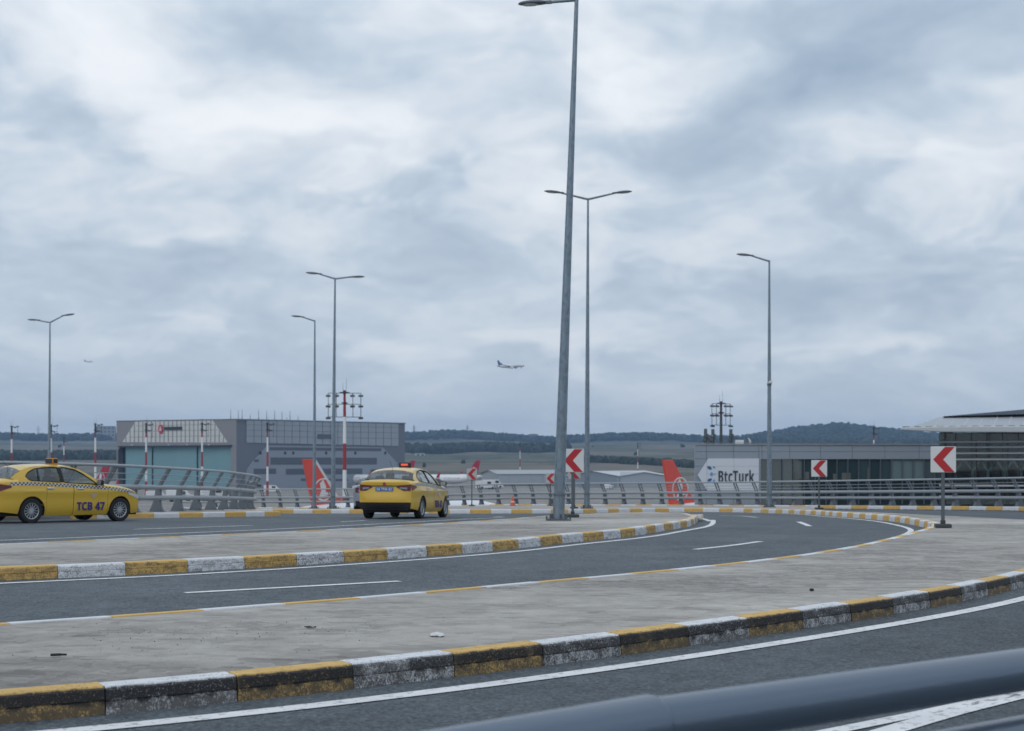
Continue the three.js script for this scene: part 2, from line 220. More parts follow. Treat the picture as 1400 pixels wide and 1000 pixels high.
// kerb profile: [towards road, up]; v of the texture follows it from the foot of the face to the back of the top
const PROFILE = [[0.016, -0.02, 0], [0.014, 0.066, 0.24], [0.004, 0.070, 0.26], [0.004, 0.076, 0.28], [0.010, 0.080, 0.30], [0.004, KH - 0.022, 0.54], [-0.014, KH - 0.002, 0.60], [-0.15, KH + 0.002, 0.97], [-0.16, KH - 0.08, 1.0]];
function kerb(name, label, path, side, len, mats, start, whiteFirst, lift = 0) {   // path spaced 0.25 m; side +1: road to the right of travel
  const root = new THREE.Group(); root.name = numbered(name); scene.add(root); struct(root); root.userData.label = label;
  const cum = [0]; for (let i = 1; i < path.length; i++) cum.push(cum[i - 1] + path[i].distanceTo(path[i - 1]));
  const total = cum[cum.length - 1];
  const at = (s) => { s = clamp(s, 0, total); let i = 1; while (i < path.length - 1 && cum[i] < s) i++; const t = (s - cum[i - 1]) / (cum[i] - cum[i - 1]); const p = path[i - 1].clone().lerp(path[i], t); const a = path[Math.max(0, i - 2)], b = path[Math.min(path.length - 1, i + 1)]; const tx = b.x - a.x, tz = b.z - a.z, l = Math.hypot(tx, tz); return [p, -tz / l * side, tx / l * side]; };
  let k = 0;
  for (let s = start; s < total - 0.05; s += len, k++) {
    if (s + len < 0) continue; const s0 = Math.max(0, s) + 0.004, s1 = Math.min(total, s + len) - 0.004, n = 4; if (s1 - s0 < 0.06) continue;
    const pos = [], uv = [], ix = [], jut = (rnd() - 0.5) * 0.008, jy = (rnd() - 0.5) * 0.006;
    for (let i = 0; i <= n; i++) { const [p, nx, nz] = at(lerp(s0, s1, i / n)); for (const [o, h, v] of PROFILE) { const x = p.x + nx * (o + jut), z = p.z + nz * (o + jut); pos.push(x, deckY(p.x, p.z) + h + jy + lift, z); uv.push(i / n * 0.98 + 0.01, v * 0.97 + 0.015); } }
    const m = PROFILE.length; for (let i = 0; i < n; i++) for (let j = 0; j < m - 1; j++) { const a = i * m + j, b = a + 1, c = a + m, d = c + 1; if (side > 0) ix.push(a, d, c, a, b, d); else ix.push(a, c, d, a, d, b); }
    for (const e of [0, n]) for (let j = 1; j < m - 1; j++) ix.push(e * m, e * m + j, e * m + j + 1);
    let g = new THREE.BufferGeometry(); g.setAttribute('position', new THREE.Float32BufferAttribute(pos, 3)); g.setAttribute('uv', new THREE.Float32BufferAttribute(uv, 2)); g.setIndex(ix); g = toCreasedNormals(g, 0.6);
    const white = (k % 2 === 0) === whiteFirst, set = mats[white ? 1 : 0]; mesh('kerb_stone', g, set[Math.floor(rnd() * set.length)], root);
  }
  return root;
}
const km = kerbMats;
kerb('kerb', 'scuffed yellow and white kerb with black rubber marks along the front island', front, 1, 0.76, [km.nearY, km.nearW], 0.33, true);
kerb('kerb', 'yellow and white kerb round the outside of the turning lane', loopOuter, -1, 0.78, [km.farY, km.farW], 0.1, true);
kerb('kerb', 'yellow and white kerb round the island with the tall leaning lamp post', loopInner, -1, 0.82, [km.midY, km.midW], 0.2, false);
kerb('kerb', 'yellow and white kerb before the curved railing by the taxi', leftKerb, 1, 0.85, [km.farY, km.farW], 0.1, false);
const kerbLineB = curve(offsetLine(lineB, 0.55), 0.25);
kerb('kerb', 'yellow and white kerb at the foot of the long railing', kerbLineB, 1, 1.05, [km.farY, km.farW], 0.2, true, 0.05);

const islandBack = (ps, o) => xz(offsetLine(ps, o));
// island inside the turning lane
struct(mesh('traffic_island', sheet(islandBack(loopInner, 0.10), KH - 0.006, 1.6, 10, dirtTone), islandMat)).userData.label = 'pale concrete island with the leaning lamp post';
// front island, swinging round the head of the turning lane and on to the long railing
{
  const f = islandBack(front, -0.10), lo = islandBack(loopOuter, 0.10), kb = xz(offsetLine(kerbLineB, 0.0)).filter(([x]) => x < 15.2);
  const edge = [[1570, 742], [1500, 722], [1400, 711.5], [1280, 705.5], [1200, 701.5], [1130, 699]].map(([x, y]) => { const p = G(x, y, 0.14); return [p.x, p.z]; });
  const poly = [...f, ...edge, ...kb.slice().reverse(), ...lo.slice().reverse()];
  struct(mesh('pavement', sheet(poly, KH - 0.006, 1.6, 10, dirtTone), islandMat)).userData.label = 'stained pale concrete pavement between the near road and the turning lane';
}
{ // ground behind the left kerb, under the curved railing
  const poly = [...islandBack(leftKerb, -0.10), ...xz(outL).reverse().filter(([x, z]) => z < -33)];
  struct(mesh('pavement', sheet(poly, KH - 0.014, 1.6, 10, dirtTone), islandMat)).userData.label = 'concrete strip under the curved railing';
}
struct(mesh('bridge_edge', [ribbonDown(outB, 1.4), ribbonDown(outL, 1.4)], std([0.3, 0.3, 0.3], 0.9)));
function ribbonDown(ps, h) { return gridGeo(ps.length - 1, 1, (u, v) => { const p = ps[Math.round(u * (ps.length - 1))]; return [p.x, deckY(p.x, p.z) + 0.1 - v * h, p.z]; }); }

function stripe(path, w, up = 0.006) { // path of Vector3 on the deck
  const n = path.length - 1; let s = 0; const cum = [0]; for (let i = 1; i <= n; i++) { s += path[i].distanceTo(path[i - 1]); cum.push(s); }
  const L = offsetLine(path, -w / 2), R = offsetLine(path, w / 2);
  return gridGeo(n, 1, (u, v) => { const i = Math.round(u * n), p = v ? R[i] : L[i]; return [p.x, deckY(p.x, p.z) + up, p.z]; }, (u, v) => [cum[Math.round(u * n)] / 1.2, v * w / 1.2]);
}
const line = (label, pts, w, step = 0.4) => { const m = mesh('road_marking', stripe(curve(flat(pts.map(([x, y]) => G(x, y))), step), w), lineMat); struct(m); m.userData.label = label; return m; };
const lineOf = (label, ps, w) => { const m = mesh('road_marking', stripe(ps, w), lineMat); struct(m); m.userData.label = label; };
lineOf('white edge line along the near kerb', offsetLine(front, 0.40), 0.15);
lineOf('white edge line round the island in the turning lane', offsetLine(loopInner, -0.42).filter((p, i) => i > 130), 0.13);
lineOf('white edge line inside the outer kerb of the turning lane', offsetLine(loopOuter, -0.42), 0.12);
line('white dash in the turning lane', [[253, 811.5], [400, 803.5], [546, 795.5]], 0.13);
line('white dash in the bend of the turning lane', [[950, 752], [1000, 746.5], [1040, 741]], 0.13);
line('short white dash at the head of the bend', [[1092, 714], [1100, 717], [1107, 720]], 0.14, 0.3);
line('white dash beyond the bend', [[985, 705.4], [1010, 706], [1035, 708]], 0.13, 0.3);
line('white dash on the road of the taxis', [[183, 724.3], [264, 721.8], [345, 719]], 0.13);
line('white dash behind the second taxi', [[466, 714], [482, 713.2], [500, 712.2]], 0.13);
line('white dash ahead of the second taxi', [[676, 707.6], [682, 707.2], [688, 706.8]], 0.14, 0.3);
line('white edge line on the road of the taxis', [[-400, 748], [0, 739.5], [200, 731.5], [400, 723], [560, 714.6], [640, 710.3], [690, 708.2]], 0.12);
line('white gore line beyond the tube rail', [[1500, 931], [1400, 948], [1330, 962], [1250, 979], [1140, 1001], [1000, 1030]], 0.11);
line('broad white gore line beyond the tube rail', [[1398, 951.5], [1300, 976], [1215, 1001], [1100, 1036]], 0.14);

// ------------------------------------------------------------------ railings
function postGeo(k) { // in the plane across the rail: x towards the road, y up; z along the rail
  const low = new THREE.Shape(); low.moveTo(-0.30 * k, 0); low.lineTo(0.08 * k, 0); low.lineTo(0.06 * k, 0.05 * k); low.quadraticCurveTo(-0.03 * k, 0.2 * k, 0, 0.38 * k); low.lineTo(0.0, 0.78 * k); low.lineTo(-0.12 * k, 0.78 * k); low.quadraticCurveTo(-0.13 * k, 0.35 * k, -0.30 * k, 0.05 * k);
  const up = new THREE.Shape(); up.moveTo(-0.075 * k, 0.74 * k); up.lineTo(-0.02, 0.72 * k); up.lineTo(0.285 * k, 1.22 * k); up.lineTo(0.235 * k, 1.26 * k);
  const o = { depth: 0.16, bevelEnabled: true, bevelSize: 0.006, bevelThickness: 0.006, bevelSegments: 1, curveSegments: 5 };
  const a = new THREE.ExtrudeGeometry(low, o).translate(0, 0, -0.08), b = new THREE.ExtrudeGeometry(up, { ...o, depth: 0.03 });
  const bolts = [-0.11, 0.11].map((z) => cyl(0.02, 0.02, 0.06, 6, 0.02 * k, 0.02, z));
  return merge([a, b.clone().translate(0, 0, 0.06), b.clone().translate(0, 0, -0.10), box(0.46 * k, 0.02, 0.3, -0.11 * k, 0.01, 0), ...bolts]);
}
function tube(ps, r, seg = 8) { const c = new THREE.CatmullRomCurve3(ps); return new THREE.TubeGeometry(c, ps.length * 2, r, seg, false); }
function railing(label, line, k, base, tubes, from = 0) {
  const o = thing('guard_railing', label, 'railing');
  const gp = postGeo(k);
  const shift = (off, h) => offsetLine(line, off).map((p, i) => V(p.x, deckY(line[i].x, line[i].z) + base + h, p.z));
  line.forEach((p, i) => { if (i === 0 || i === line.length - 1) return; const a = line[i - 1], b = line[i + 1], tx = b.x - a.x, tz = b.z - a.z, l = Math.hypot(tx, tz), m = mesh('post', gp, postSteel, o); m.position.set(p.x, deckY(p.x, p.z) + base, p.z); m.rotation.y = Math.atan2(-tx / l, -tz / l) ; });
  for (const [nm, off, h, r] of tubes) {
    const ps = shift(off * k, h * k), gs = [tube(ps, r, r > 0.03 ? 10 : 5)];
    if (r > 0.05) for (let i = 2; i < ps.length - 1; i += 2) { const d = ps[i + 1].clone().sub(ps[i - 1]).normalize(); gs.push(bar(ps[i].clone().addScaledVector(d, -0.1), ps[i].clone().addScaledVector(d, 0.1), r + 0.01, 10)); }
    mesh(nm, gs, railSteel, o);
  }
  return o;
}
const TUBES = [['lower_rail', 0.075, 0.40, 0.075], ['middle_rail', 0.075, 0.70, 0.075], ['handrail', 0.27, 1.26, 0.045], ['wire', 0.10, 0.90, 0.014], ['wire', 0.19, 1.06, 0.014]];
railing('long grey steel tube railing in front of the white shop sign and glass building', lineB, 1.0, KH + 0.03, TUBES);
railing('curved grey steel tube railing beside the taxi lettered TCB 47', lineL, 1.1, KH, TUBES);

{ // rail beside the camera: two tubes on posts that stand out of the picture
  const o = thing('tube_barrier', 'thick dark steel tube barrier close by, with a sleeve joint', 'railing');
  const J = V(0.385, EYE - 0.728, -3.85), dr = V(1.377, 0, -1.0).normalize(), dl = V(-0.743, 0, 0.67).normalize();   // the rail bends a little at the joint
  const along = (d, t, dy = 0) => J.clone().addScaledVector(d, t).add(V(0, dy, 0));
  const aim = (g, d) => g.applyQuaternion(new THREE.Quaternion().setFromUnitVectors(V(0, 1, 0), d));
  for (const [nm, dy] of [['upper_tube', 0], ['lower_tube', -0.235]]) {
    mesh(nm, aim(new THREE.CylinderGeometry(0.074, 0.074, 6, 40, 1).translate(0, 2.96, 0), dr).translate(J.x, J.y + dy, J.z), railNear, o);
    mesh(nm, aim(new THREE.CylinderGeometry(0.074, 0.074, 3, 40, 1).translate(0, 1.5, 0), dl).translate(J.x, J.y + dy, J.z), railNear, o);
    const sl = new THREE.LatheGeometry([[0.06, -0.012], [0.078, -0.01], [0.083, -0.004], [0.0845, 0.01], [0.0845, 0.95], [0.083, 0.96], [0.07, 0.965]].map(([x, y]) => new THREE.Vector2(x, y)), 44);
    mesh('sleeve', aim(sl, dl).translate(J.x, J.y + dy, J.z), railNear, o);
  }
  for (const [d, t] of [[dl, 2.4], [dl, 0.75], [dr, 2.6], [dr, 4.6]]) { const p = along(d, t), n = V(-dr.z, 0, dr.x); if (n.z < 0) n.negate(); p.addScaledVector(n, 0.14); mesh('post', [rbox(0.1, EYE - 0.72, 0.16, 0, (EYE - 0.72) / 2, 0, 0.01), box(0.3, 0.02, 0.3, 0, 0.01, 0)], postSteel, o).position.set(p.x, deckY(p.x, p.z), p.z); }
}

// ------------------------------------------------------------------ lamp posts
function lampPost(label, px, d, up, topY, arms, r0, leanPx = 0) {
  const p = onDeck(px, d, up), s = F / d, h = (EYE - p.y) + (HY - topY) / s;
  const o = thing('street_lamp', label, 'lamp post', p, 0, 'lamp posts'); if (leanPx) o.rotation.z = -Math.atan(leanPx / s / h);
  mesh('pole', new THREE.CylinderGeometry(r0 * 0.33, r0, h, 20).translate(0, h / 2, 0), galv, o);
  const pl = [box(r0 * 4.2, 0.035, r0 * 4.2, 0, 0.018, 0)]; for (let k = 0; k < 4; k++) { const a = k * Math.PI / 2 + 0.3; pl.push(T(box(r0 * 0.7, 0.12, 0.02, r0 * 1.25, 0.08, 0), 0, 0, 0, 0, a, 0)); const bx = Math.cos(a + 0.78) * r0 * 2.3, bz = Math.sin(a + 0.78) * r0 * 2.3; pl.push(cyl(0.022, 0.022, 0.09, 6, bx, 0, bz)); }
  mesh('base_plate', pl, galvDark, o);
  mesh('hatch', rbox(0.13, 0.42, 0.02, 0, 0.85, r0 * 0.94, 0.008), galv, o);
  mesh('collar', cyl(r0 * 1.06, r0 * 1.04, 0.05, 16, 0, 0.55, 0), galvDark, o);
  for (const [ang, len, rise] of arms) {
    const e = V(Math.cos(ang) * len, rise, Math.sin(ang) * len), t = V(0, h - 0.05, 0), m = t.clone().add(e);
    const arm = mesh('arm', [bar(t, m, 0.045, 8, 0.034)], galv, o);
    const g = new THREE.SphereGeometry(1, 14, 8); g.scale(0.36, 0.062, 0.125); const ps = g.attributes.position; for (let i = 0; i < ps.count; i++) if (ps.getY(i) < -0.025) ps.setY(i, -0.025 + (ps.getY(i) + 0.025) * 0.3);
    const hd = mesh('lamp_head', [g, box(0.16, 0.06, 0.09, -0.36, 0, 0)], galvDark, arm); hd.position.copy(m).add(V(Math.cos(ang) * 0.3, rise > 0.1 ? 0.03 : 0, Math.sin(ang) * 0.3)); hd.rotation.set(0, -ang, rise * 0.35, 'YZX');
    const gl = mesh('lamp_lens', new THREE.CylinderGeometry(0.1, 0.1, 0.012, 12).scale(1.8, 1, 0.9).translate(0.06, -0.04, 0), std([0.4, 0.42, 0.44], 0.25), arm); gl.position.copy(hd.position); gl.rotation.copy(hd.rotation);
  }
  return o;
}
const PI = Math.PI;
lampPost('tall leaning grey lamp post on the concrete island', 763.5, 31.6, KH, -4, [[PI + 0.25, 0.72, -0.03]], 0.135, 25);
lampPost('double armed grey lamp post just behind the leaning lamp post', 802.5, 56, KH, 271, [[PI - 0.02, 1.12, 0.26], [0.02, 1.12, 0.26]], 0.115, 1.5);
const glassLamp = lampPost('grey lamp post with one arm in front of the glass building', 1052, 64, KH, 356, [[PI, 0.86, 0.27]], 0.125);
lampPost('double armed grey lamp post in front of the big hangar', 455, 68, KH, 380, [[PI + 0.05, 0.8, 0.24], [0.05, 0.8, 0.1]], 0.12, 3);
lampPost('grey lamp post with one arm in front of the big hangar', 429.5, 82, KH, 438, [[PI, 0.75, 0.24]], 0.12, 0.8);
lampPost('double armed grey lamp post behind the taxi lettered TCB 47', 66.5, 82, KH, 440, [[PI + 0.2, 0.8, 0.14], [0.1, 0.85, 0.42]], 0.11, 1.5);

{ const cam = mesh('camera_box', [rbox(0.16, 0.12, 0.26, 0.02, 5.75, 0.16, 0.03), box(0.05, 0.05, 0.14, 0, 5.75, 0.04)], signWhite, glassLamp); void cam; mesh('clamp', cyl(0.105, 0.105, 0.1, 12, 0, 5.6, 0), galvDark, glassLamp); }

// ------------------------------------------------------------------ chevron signs
const signShaded = std([0.40, 0.42, 0.43], 0.6);  // shade of white boards facing another way, put into a grey
function chevronSign(label, px, d, up, topY, size, boardMat = signWhite) {
  const p = onDeck(px, d, up), s = F / d, top = (EYE - p.y) + (HY - topY) / s, w = size, o = thing('chevron_sign', label, 'road sign', p, Math.atan2(-p.x, -p.z) + 0.12, 'chevron signs');
  mesh('post', cyl(0.035, 0.035, top - 0.1, 10, 0, 0, 0), galvDark, o);
  mesh('foot', [rbox(0.3, 0.07, 0.3, 0, 0.035, 0, 0.015), cyl(0.05, 0.05, 0.14, 10)], darkGrey, o);
  const b = mesh('board', [rbox(w * 0.94, w, 0.03, 0, 0, 0, 0.012, 1), box(w * 0.8, 0.04, 0.03, 0, w * 0.25, -0.03), box(w * 0.8, 0.04, 0.03, 0, -w * 0.25, -0.03)], boardMat, o); b.position.set(0, top - w / 2, 0.052);
  const c = new THREE.Shape(), q = w / 2 * 0.97; c.moveTo(-q * 0.78, 0); c.lineTo(q * 0.12, q); c.lineTo(q * 0.86, q); c.lineTo(-q * 0.02, 0); c.lineTo(q * 0.86, -q); c.lineTo(q * 0.12, -q);
  mesh('chevron', new THREE.ExtrudeGeometry(c, { depth: 0.003, bevelEnabled: false }).translate(0, 0, 0.0162), signRed, b);
}
chevronSign('red chevron sign beside the leaning lamp post', 783, 34.5, KH, 614, 0.58);
chevronSign('small red chevron sign behind the sign at the leaning lamp post', 785, 56, KH, 637, 0.53, signShaded);
chevronSign('small red chevron sign at the railing just short of the leaning lamp post', 752.5, 76, KH, 647.5, 0.56, signShaded);
chevronSign('small red chevron sign at the railing near the second taxi', 645, 80, KH, 641, 0.64, signShaded);
chevronSign('red chevron sign in front of the glass building windows', 1120, 52, KH, 629.5, 0.62);
chevronSign('red chevron sign on the pavement at the head of the bend', 1289.5, 27, KH, 610.8, 0.505);

{ const p = onDeck(701, 77.5, KH), o = thing('traffic_cone', 'orange and white traffic cone by the foot of the long railing', 'cone', p); mesh('cone', new THREE.LatheGeometry([[0.15, 0.03], [0.03, 0.52], [0, 0.52]].map(([x, y]) => new THREE.Vector2(x, y)), 14), std([0.62, 0.1, 0.05], 0.6), o); mesh('base', rbox(0.38, 0.04, 0.38, 0, 0.02, 0, 0.01), std([0.5, 0.08, 0.04], 0.7), o); mesh('band', new THREE.CylinderGeometry(0.075, 0.112, 0.14, 14, 1, true).translate(0, 0.26, 0), signWhite, o); }

// litter on the pavement
{
  const s = thing('twig', 'dark broken twig lying on the near pavement', 'twig', G(79, 898, KH)); mesh('stick', [bar(V(-0.045, 0.01, 0), V(0.02, 0.014, 0.012), 0.009), bar(V(0.02, 0.014, 0.012), V(0.055, 0.012, 0.0), 0.007)], black, s);
  const l = thing('paper_scrap', 'crumpled white paper scrap on the near pavement', 'litter', G(598, 869.5, KH)); const g = new THREE.IcosahedronGeometry(0.05, 2), p = g.attributes.position; for (let i = 0; i < p.count; i++) { const k = 0.7 + 0.6 * vnoise(p.getX(i) * 60 + 9, p.getZ(i) * 60 + p.getY(i) * 40, 3); p.setXYZ(i, p.getX(i) * k * 1.1, Math.abs(p.getY(i)) * k * 0.45, p.getZ(i) * k); } g.computeVertexNormals(); mesh('paper', g, signWhite, l);
  const q = thing('stone', 'small black stone on the pavement by the near kerb', 'stone', G(1110, 808.5, KH)); const g2 = new THREE.IcosahedronGeometry(0.02, 1); g2.scale(1.2, 0.7, 0.8).translate(0, 0.012, 0); mesh('lump', g2, black, q);
  const w = thing('leaf', 'dry dark leaf lying on the near pavement', 'leaf', G(424, 858.5, KH)); mesh('blade', gridGeo(6, 3, (u, v) => [(u - 0.5) * 0.09, 0.005 + 0.006 * Math.sin(u * 5 + v * 3), (v - 0.5) * 0.04 * Math.sin(u * 3.1)]), std([0.03, 0.028, 0.025], 0.9), w);
}

{ // grit swept together on the near pavement and along the kerbs
  const peb = new THREE.IcosahedronGeometry(1, 0), list = [];
  for (let k = 0; k < 220; k++) { const px = 120 + rnd() * 420, py = 868 + (px - 300) * -0.05 + (rnd() + rnd() + rnd() - 1.5) * 22; list.push([G(px, py, KH - 0.004), 0.0014 + rnd() * rnd() * 0.004]); }
  for (let k = 0; k < 160; k++) { const px = -20 + rnd() * 1440, py = 800 + rnd() * 150; const p = G(px, py, KH - 0.004); if (p.z < nearEdge(p.x) - 0.25 && nearest(loopOuter, p.x, p.z) > 0.3 && p.x > -6) list.push([p, 0.001 + rnd() * rnd() * 0.004]); }
  for (let k = 0; k < 900; k++) { const i = 40 + Math.floor(rnd() * (front.length - 60)), p = offsetLine([front[i - 1], front[i], front[i + 1]], 0.03 + rnd() * rnd() * 0.22)[1]; list.push([V(p.x, deckY(p.x, p.z), p.z), 0.002 + rnd() * rnd() * 0.006]); }
  const im = new THREE.InstancedMesh(peb, std([0.11, 0.105, 0.1], 0.95), list.length), m = new THREE.Matrix4(), q = new THREE.Quaternion(), cc = new THREE.Color(); list.forEach(([p, s], i) => { q.setFromEuler(new THREE.Euler(rnd() * 6, rnd() * 6, rnd() * 6)); m.compose(p.clone().add(V(0, s * 0.3, 0)), q, V(s * 1.3, s * 0.8, s)); im.setMatrixAt(i, m); const t = 0.4 + rnd() * 1.6; im.setColorAt(i, cc.setRGB(t, t, t)); });
  im.name = 'grit'; im.castShadow = im.receiveShadow = true; im.userData = { kind: 'stuff', label: 'dark grit scattered on the near pavement and along the kerb', category: 'grit' }; scene.add(im);
}

// ------------------------------------------------------------------ cars. Local axes: x forward from the rear axle, y up, z to the car's right
const font = await new FontLoader().loadAsync('fonts/droid/droid_sans_bold.typeface.json');
const fontReg = await new FontLoader().loadAsync('fonts/droid/droid_sans_regular.typeface.json');
function text(str, size, depth, f = font) { const g = new TextGeometry(str, { font: f, size, depth, curveSegments: 3, bevelEnabled: false }); g.computeBoundingBox(); const b = g.boundingBox; return g.translate(-(b.min.x + b.max.x) / 2, -(b.min.y + b.max.y) / 2, 0); }
const pw = (pts) => (x) => { if (x <= pts[0][0]) return pts[0][1]; for (let i = 1; i < pts.length; i++) if (x <= pts[i][0]) { const [a, b] = pts[i - 1], [c, d] = pts[i], p0 = pts[Math.max(0, i - 2)], p3 = pts[Math.min(pts.length - 1, i + 1)], t = (x - a) / (c - a), m0 = (d - p0[1]) / (c - p0[0] || 1) * (c - a), m1 = (p3[1] - b) / (p3[0] - a || 1) * (c - a), t2 = t * t, t3 = t2 * t; return (2 * t3 - 3 * t2 + 1) * b + (t3 - 2 * t2 + t) * m0 + (-2 * t3 + 3 * t2) * d + (t3 - t2) * m1; } return pts[pts.length - 1][1]; };
const WB = 2.636, WR = 0.315;
const beltY = pw([[-0.86, 1.0], [-0.5, 1.035], [0, 1.04], [0.6, 1.02], [1.2, 0.99], [2, 0.945], [2.4, 0.915], [2.9, 0.85], [3.18, 0.76], [3.32, 0.70]]);
const capY = pw([[-0.86, 1.10], [-0.7, 1.135], [-0.5, 1.14], [-0.3, 1.14], [2.1, 1.02], [2.4, 1.0], [2.8, 0.945], [3.05, 0.875], [3.22, 0.80], [3.32, 0.73]]);
const planW = (x) => 1 - 0.13 * Math.pow(clamp((-0.2 - x) / 0.66), 2) - 0.2 * Math.pow(clamp((x - 2.45) / 0.87), 2);
const sillY = pw([[-0.86, 0.30], [-0.5, 0.26], [0, 0.2], [WB, 0.2], [3.1, 0.22], [3.32, 0.24]]);
const sideZ = pw([[0.18, 0.80], [0.3, 0.855], [0.45, 0.875], [0.62, 0.878], [0.76, 0.892], [0.815, 0.9], [0.85, 0.884], [1.05, 0.845]]);
const archR = 0.365;
const botY = (x) => { let b = sillY(x); for (const c of [0, WB]) { const dx = Math.abs(x - c); if (dx < archR) b = Math.max(b, WR + Math.sqrt(archR * archR - dx * dx)); } return b; };
const bodyZ = (x, y) => sideZ(clamp(y, 0.18, 1.05)) * planW(x);
const xs = (() => { const a = []; for (let x = -0.86; x <= 3.3201; x += 0.0535) a.push(x); for (const c of [0, WB]) for (let k = 0; k <= 14; k++) a.push(c + archR * Math.cos(k / 14 * PI) * 0.9995); for (const e of [0.40, 1.19, 2.23]) a.push(e); a.sort((p, q) => p - q); return a.filter((x, i) => !i || x - a[i - 1] > 0.004); })();
const NS = 14;
const sidePt = (x, j) => { const b = botY(x), t = j / NS, y = lerp(b, beltY(x), Math.pow(t, 0.9)); return [x, y, bodyZ(x, y)]; };
const topPt = (x, k) => { const zb = bodyZ(x, beltY(x)), y0 = beltY(x), y1 = capY(x), t = k / 5, z = zb * Math.cos(t * PI / 2) ; return [x, lerp(y0, y1, Math.pow(Math.sin(t * PI / 2), 0.75)), k === 5 ? 0 : z]; };
function patch(cols, pf, n, mir) { const p = [], ix = [], m = n + 1; for (const x of cols) for (let j = 0; j <= n; j++) { const q = pf(x, j); p.push(q[0], q[1], q[2] * mir); } for (let i = 0; i < cols.length - 1; i++) for (let j = 0; j < n; j++) { const a = i * m + j, b = a + 1, c = a + m, d = c + 1; if (mir > 0) ix.push(a, c, d, a, d, b); else ix.push(a, d, c, a, b, d); } const g = new THREE.BufferGeometry(); g.setAttribute('position', new THREE.Float32BufferAttribute(p, 3)); g.setIndex(ix); g.computeVertexNormals(); return prep(g); }
const ghZ = (x, y) => 0.842 - 0.262 * Math.pow(clamp((y - 0.95) / 0.5), 1.25) - 0.035 * Math.pow((x - 0.9) / 1.2, 2);
function onSide(shape, off, mir, edge = 0.12) { let g = prep(new THREE.ShapeGeometry(shape, 8)); tess.maxEdgeLength = edge; g = tess.modify(g); const p = g.attributes.position; for (let i = 0; i < p.count; i++) p.setZ(i, (ghZ(p.getX(i), p.getY(i)) + off) * mir); g = mergeVertices(g.deleteAttribute('normal').deleteAttribute('uv'), 1e-4); g.computeVertexNormals(); return prep(g); }
const shapeOf = (pts) => { const s = new THREE.Shape(); pts.forEach(([x, y], i) => i ? s.lineTo(x, y) : s.moveTo(x, y)); return s; };
const rearBulge = pw([[0.28, 0.04], [0.4, 0.115], [0.52, 0.13], [0.62, 0.128], [0.72, 0.108], [0.85, 0.09], [0.98, 0.09], [1.06, 0.10], [1.10, 0.04], [1.14, 0]]);
const rearX = (y, z) => -0.86 - rearBulge(y) * (1 - Math.pow(clamp(Math.abs(z) / (bodyZ(-0.86, Math.min(y, 1.0)) + 1e-3)), 3.4));
const frontBulge = pw([[0.22, 0.06], [0.35, 0.12], [0.5, 0.14], [0.62, 0.12], [0.72, 0.05], [0.735, 0]]);
const frontX = (y, z) => 3.32 + frontBulge(y) * (1 - Math.pow(clamp(Math.abs(z) / (bodyZ(3.32, y) + 1e-3)), 2.6));
function endCap(x0, fx, yMin, yMax) { const sec = []; for (let j = 0; j <= NS; j++) sec.push(sidePt(x0, j)); for (let k = 1; k <= 5; k++) sec.push(topPt(x0, k)); const rows = sec.filter((q) => q[1] >= yMin - 1e-6 && q[1] <= yMax + 1e-6); const nu = 20; return gridGeo(nu, rows.length - 1, (u, v) => { const q = rows[Math.round(v * (rows.length - 1))], z = q[2] * (1 - 2 * u); return [fx(q[1], z), q[1], z]; }); }
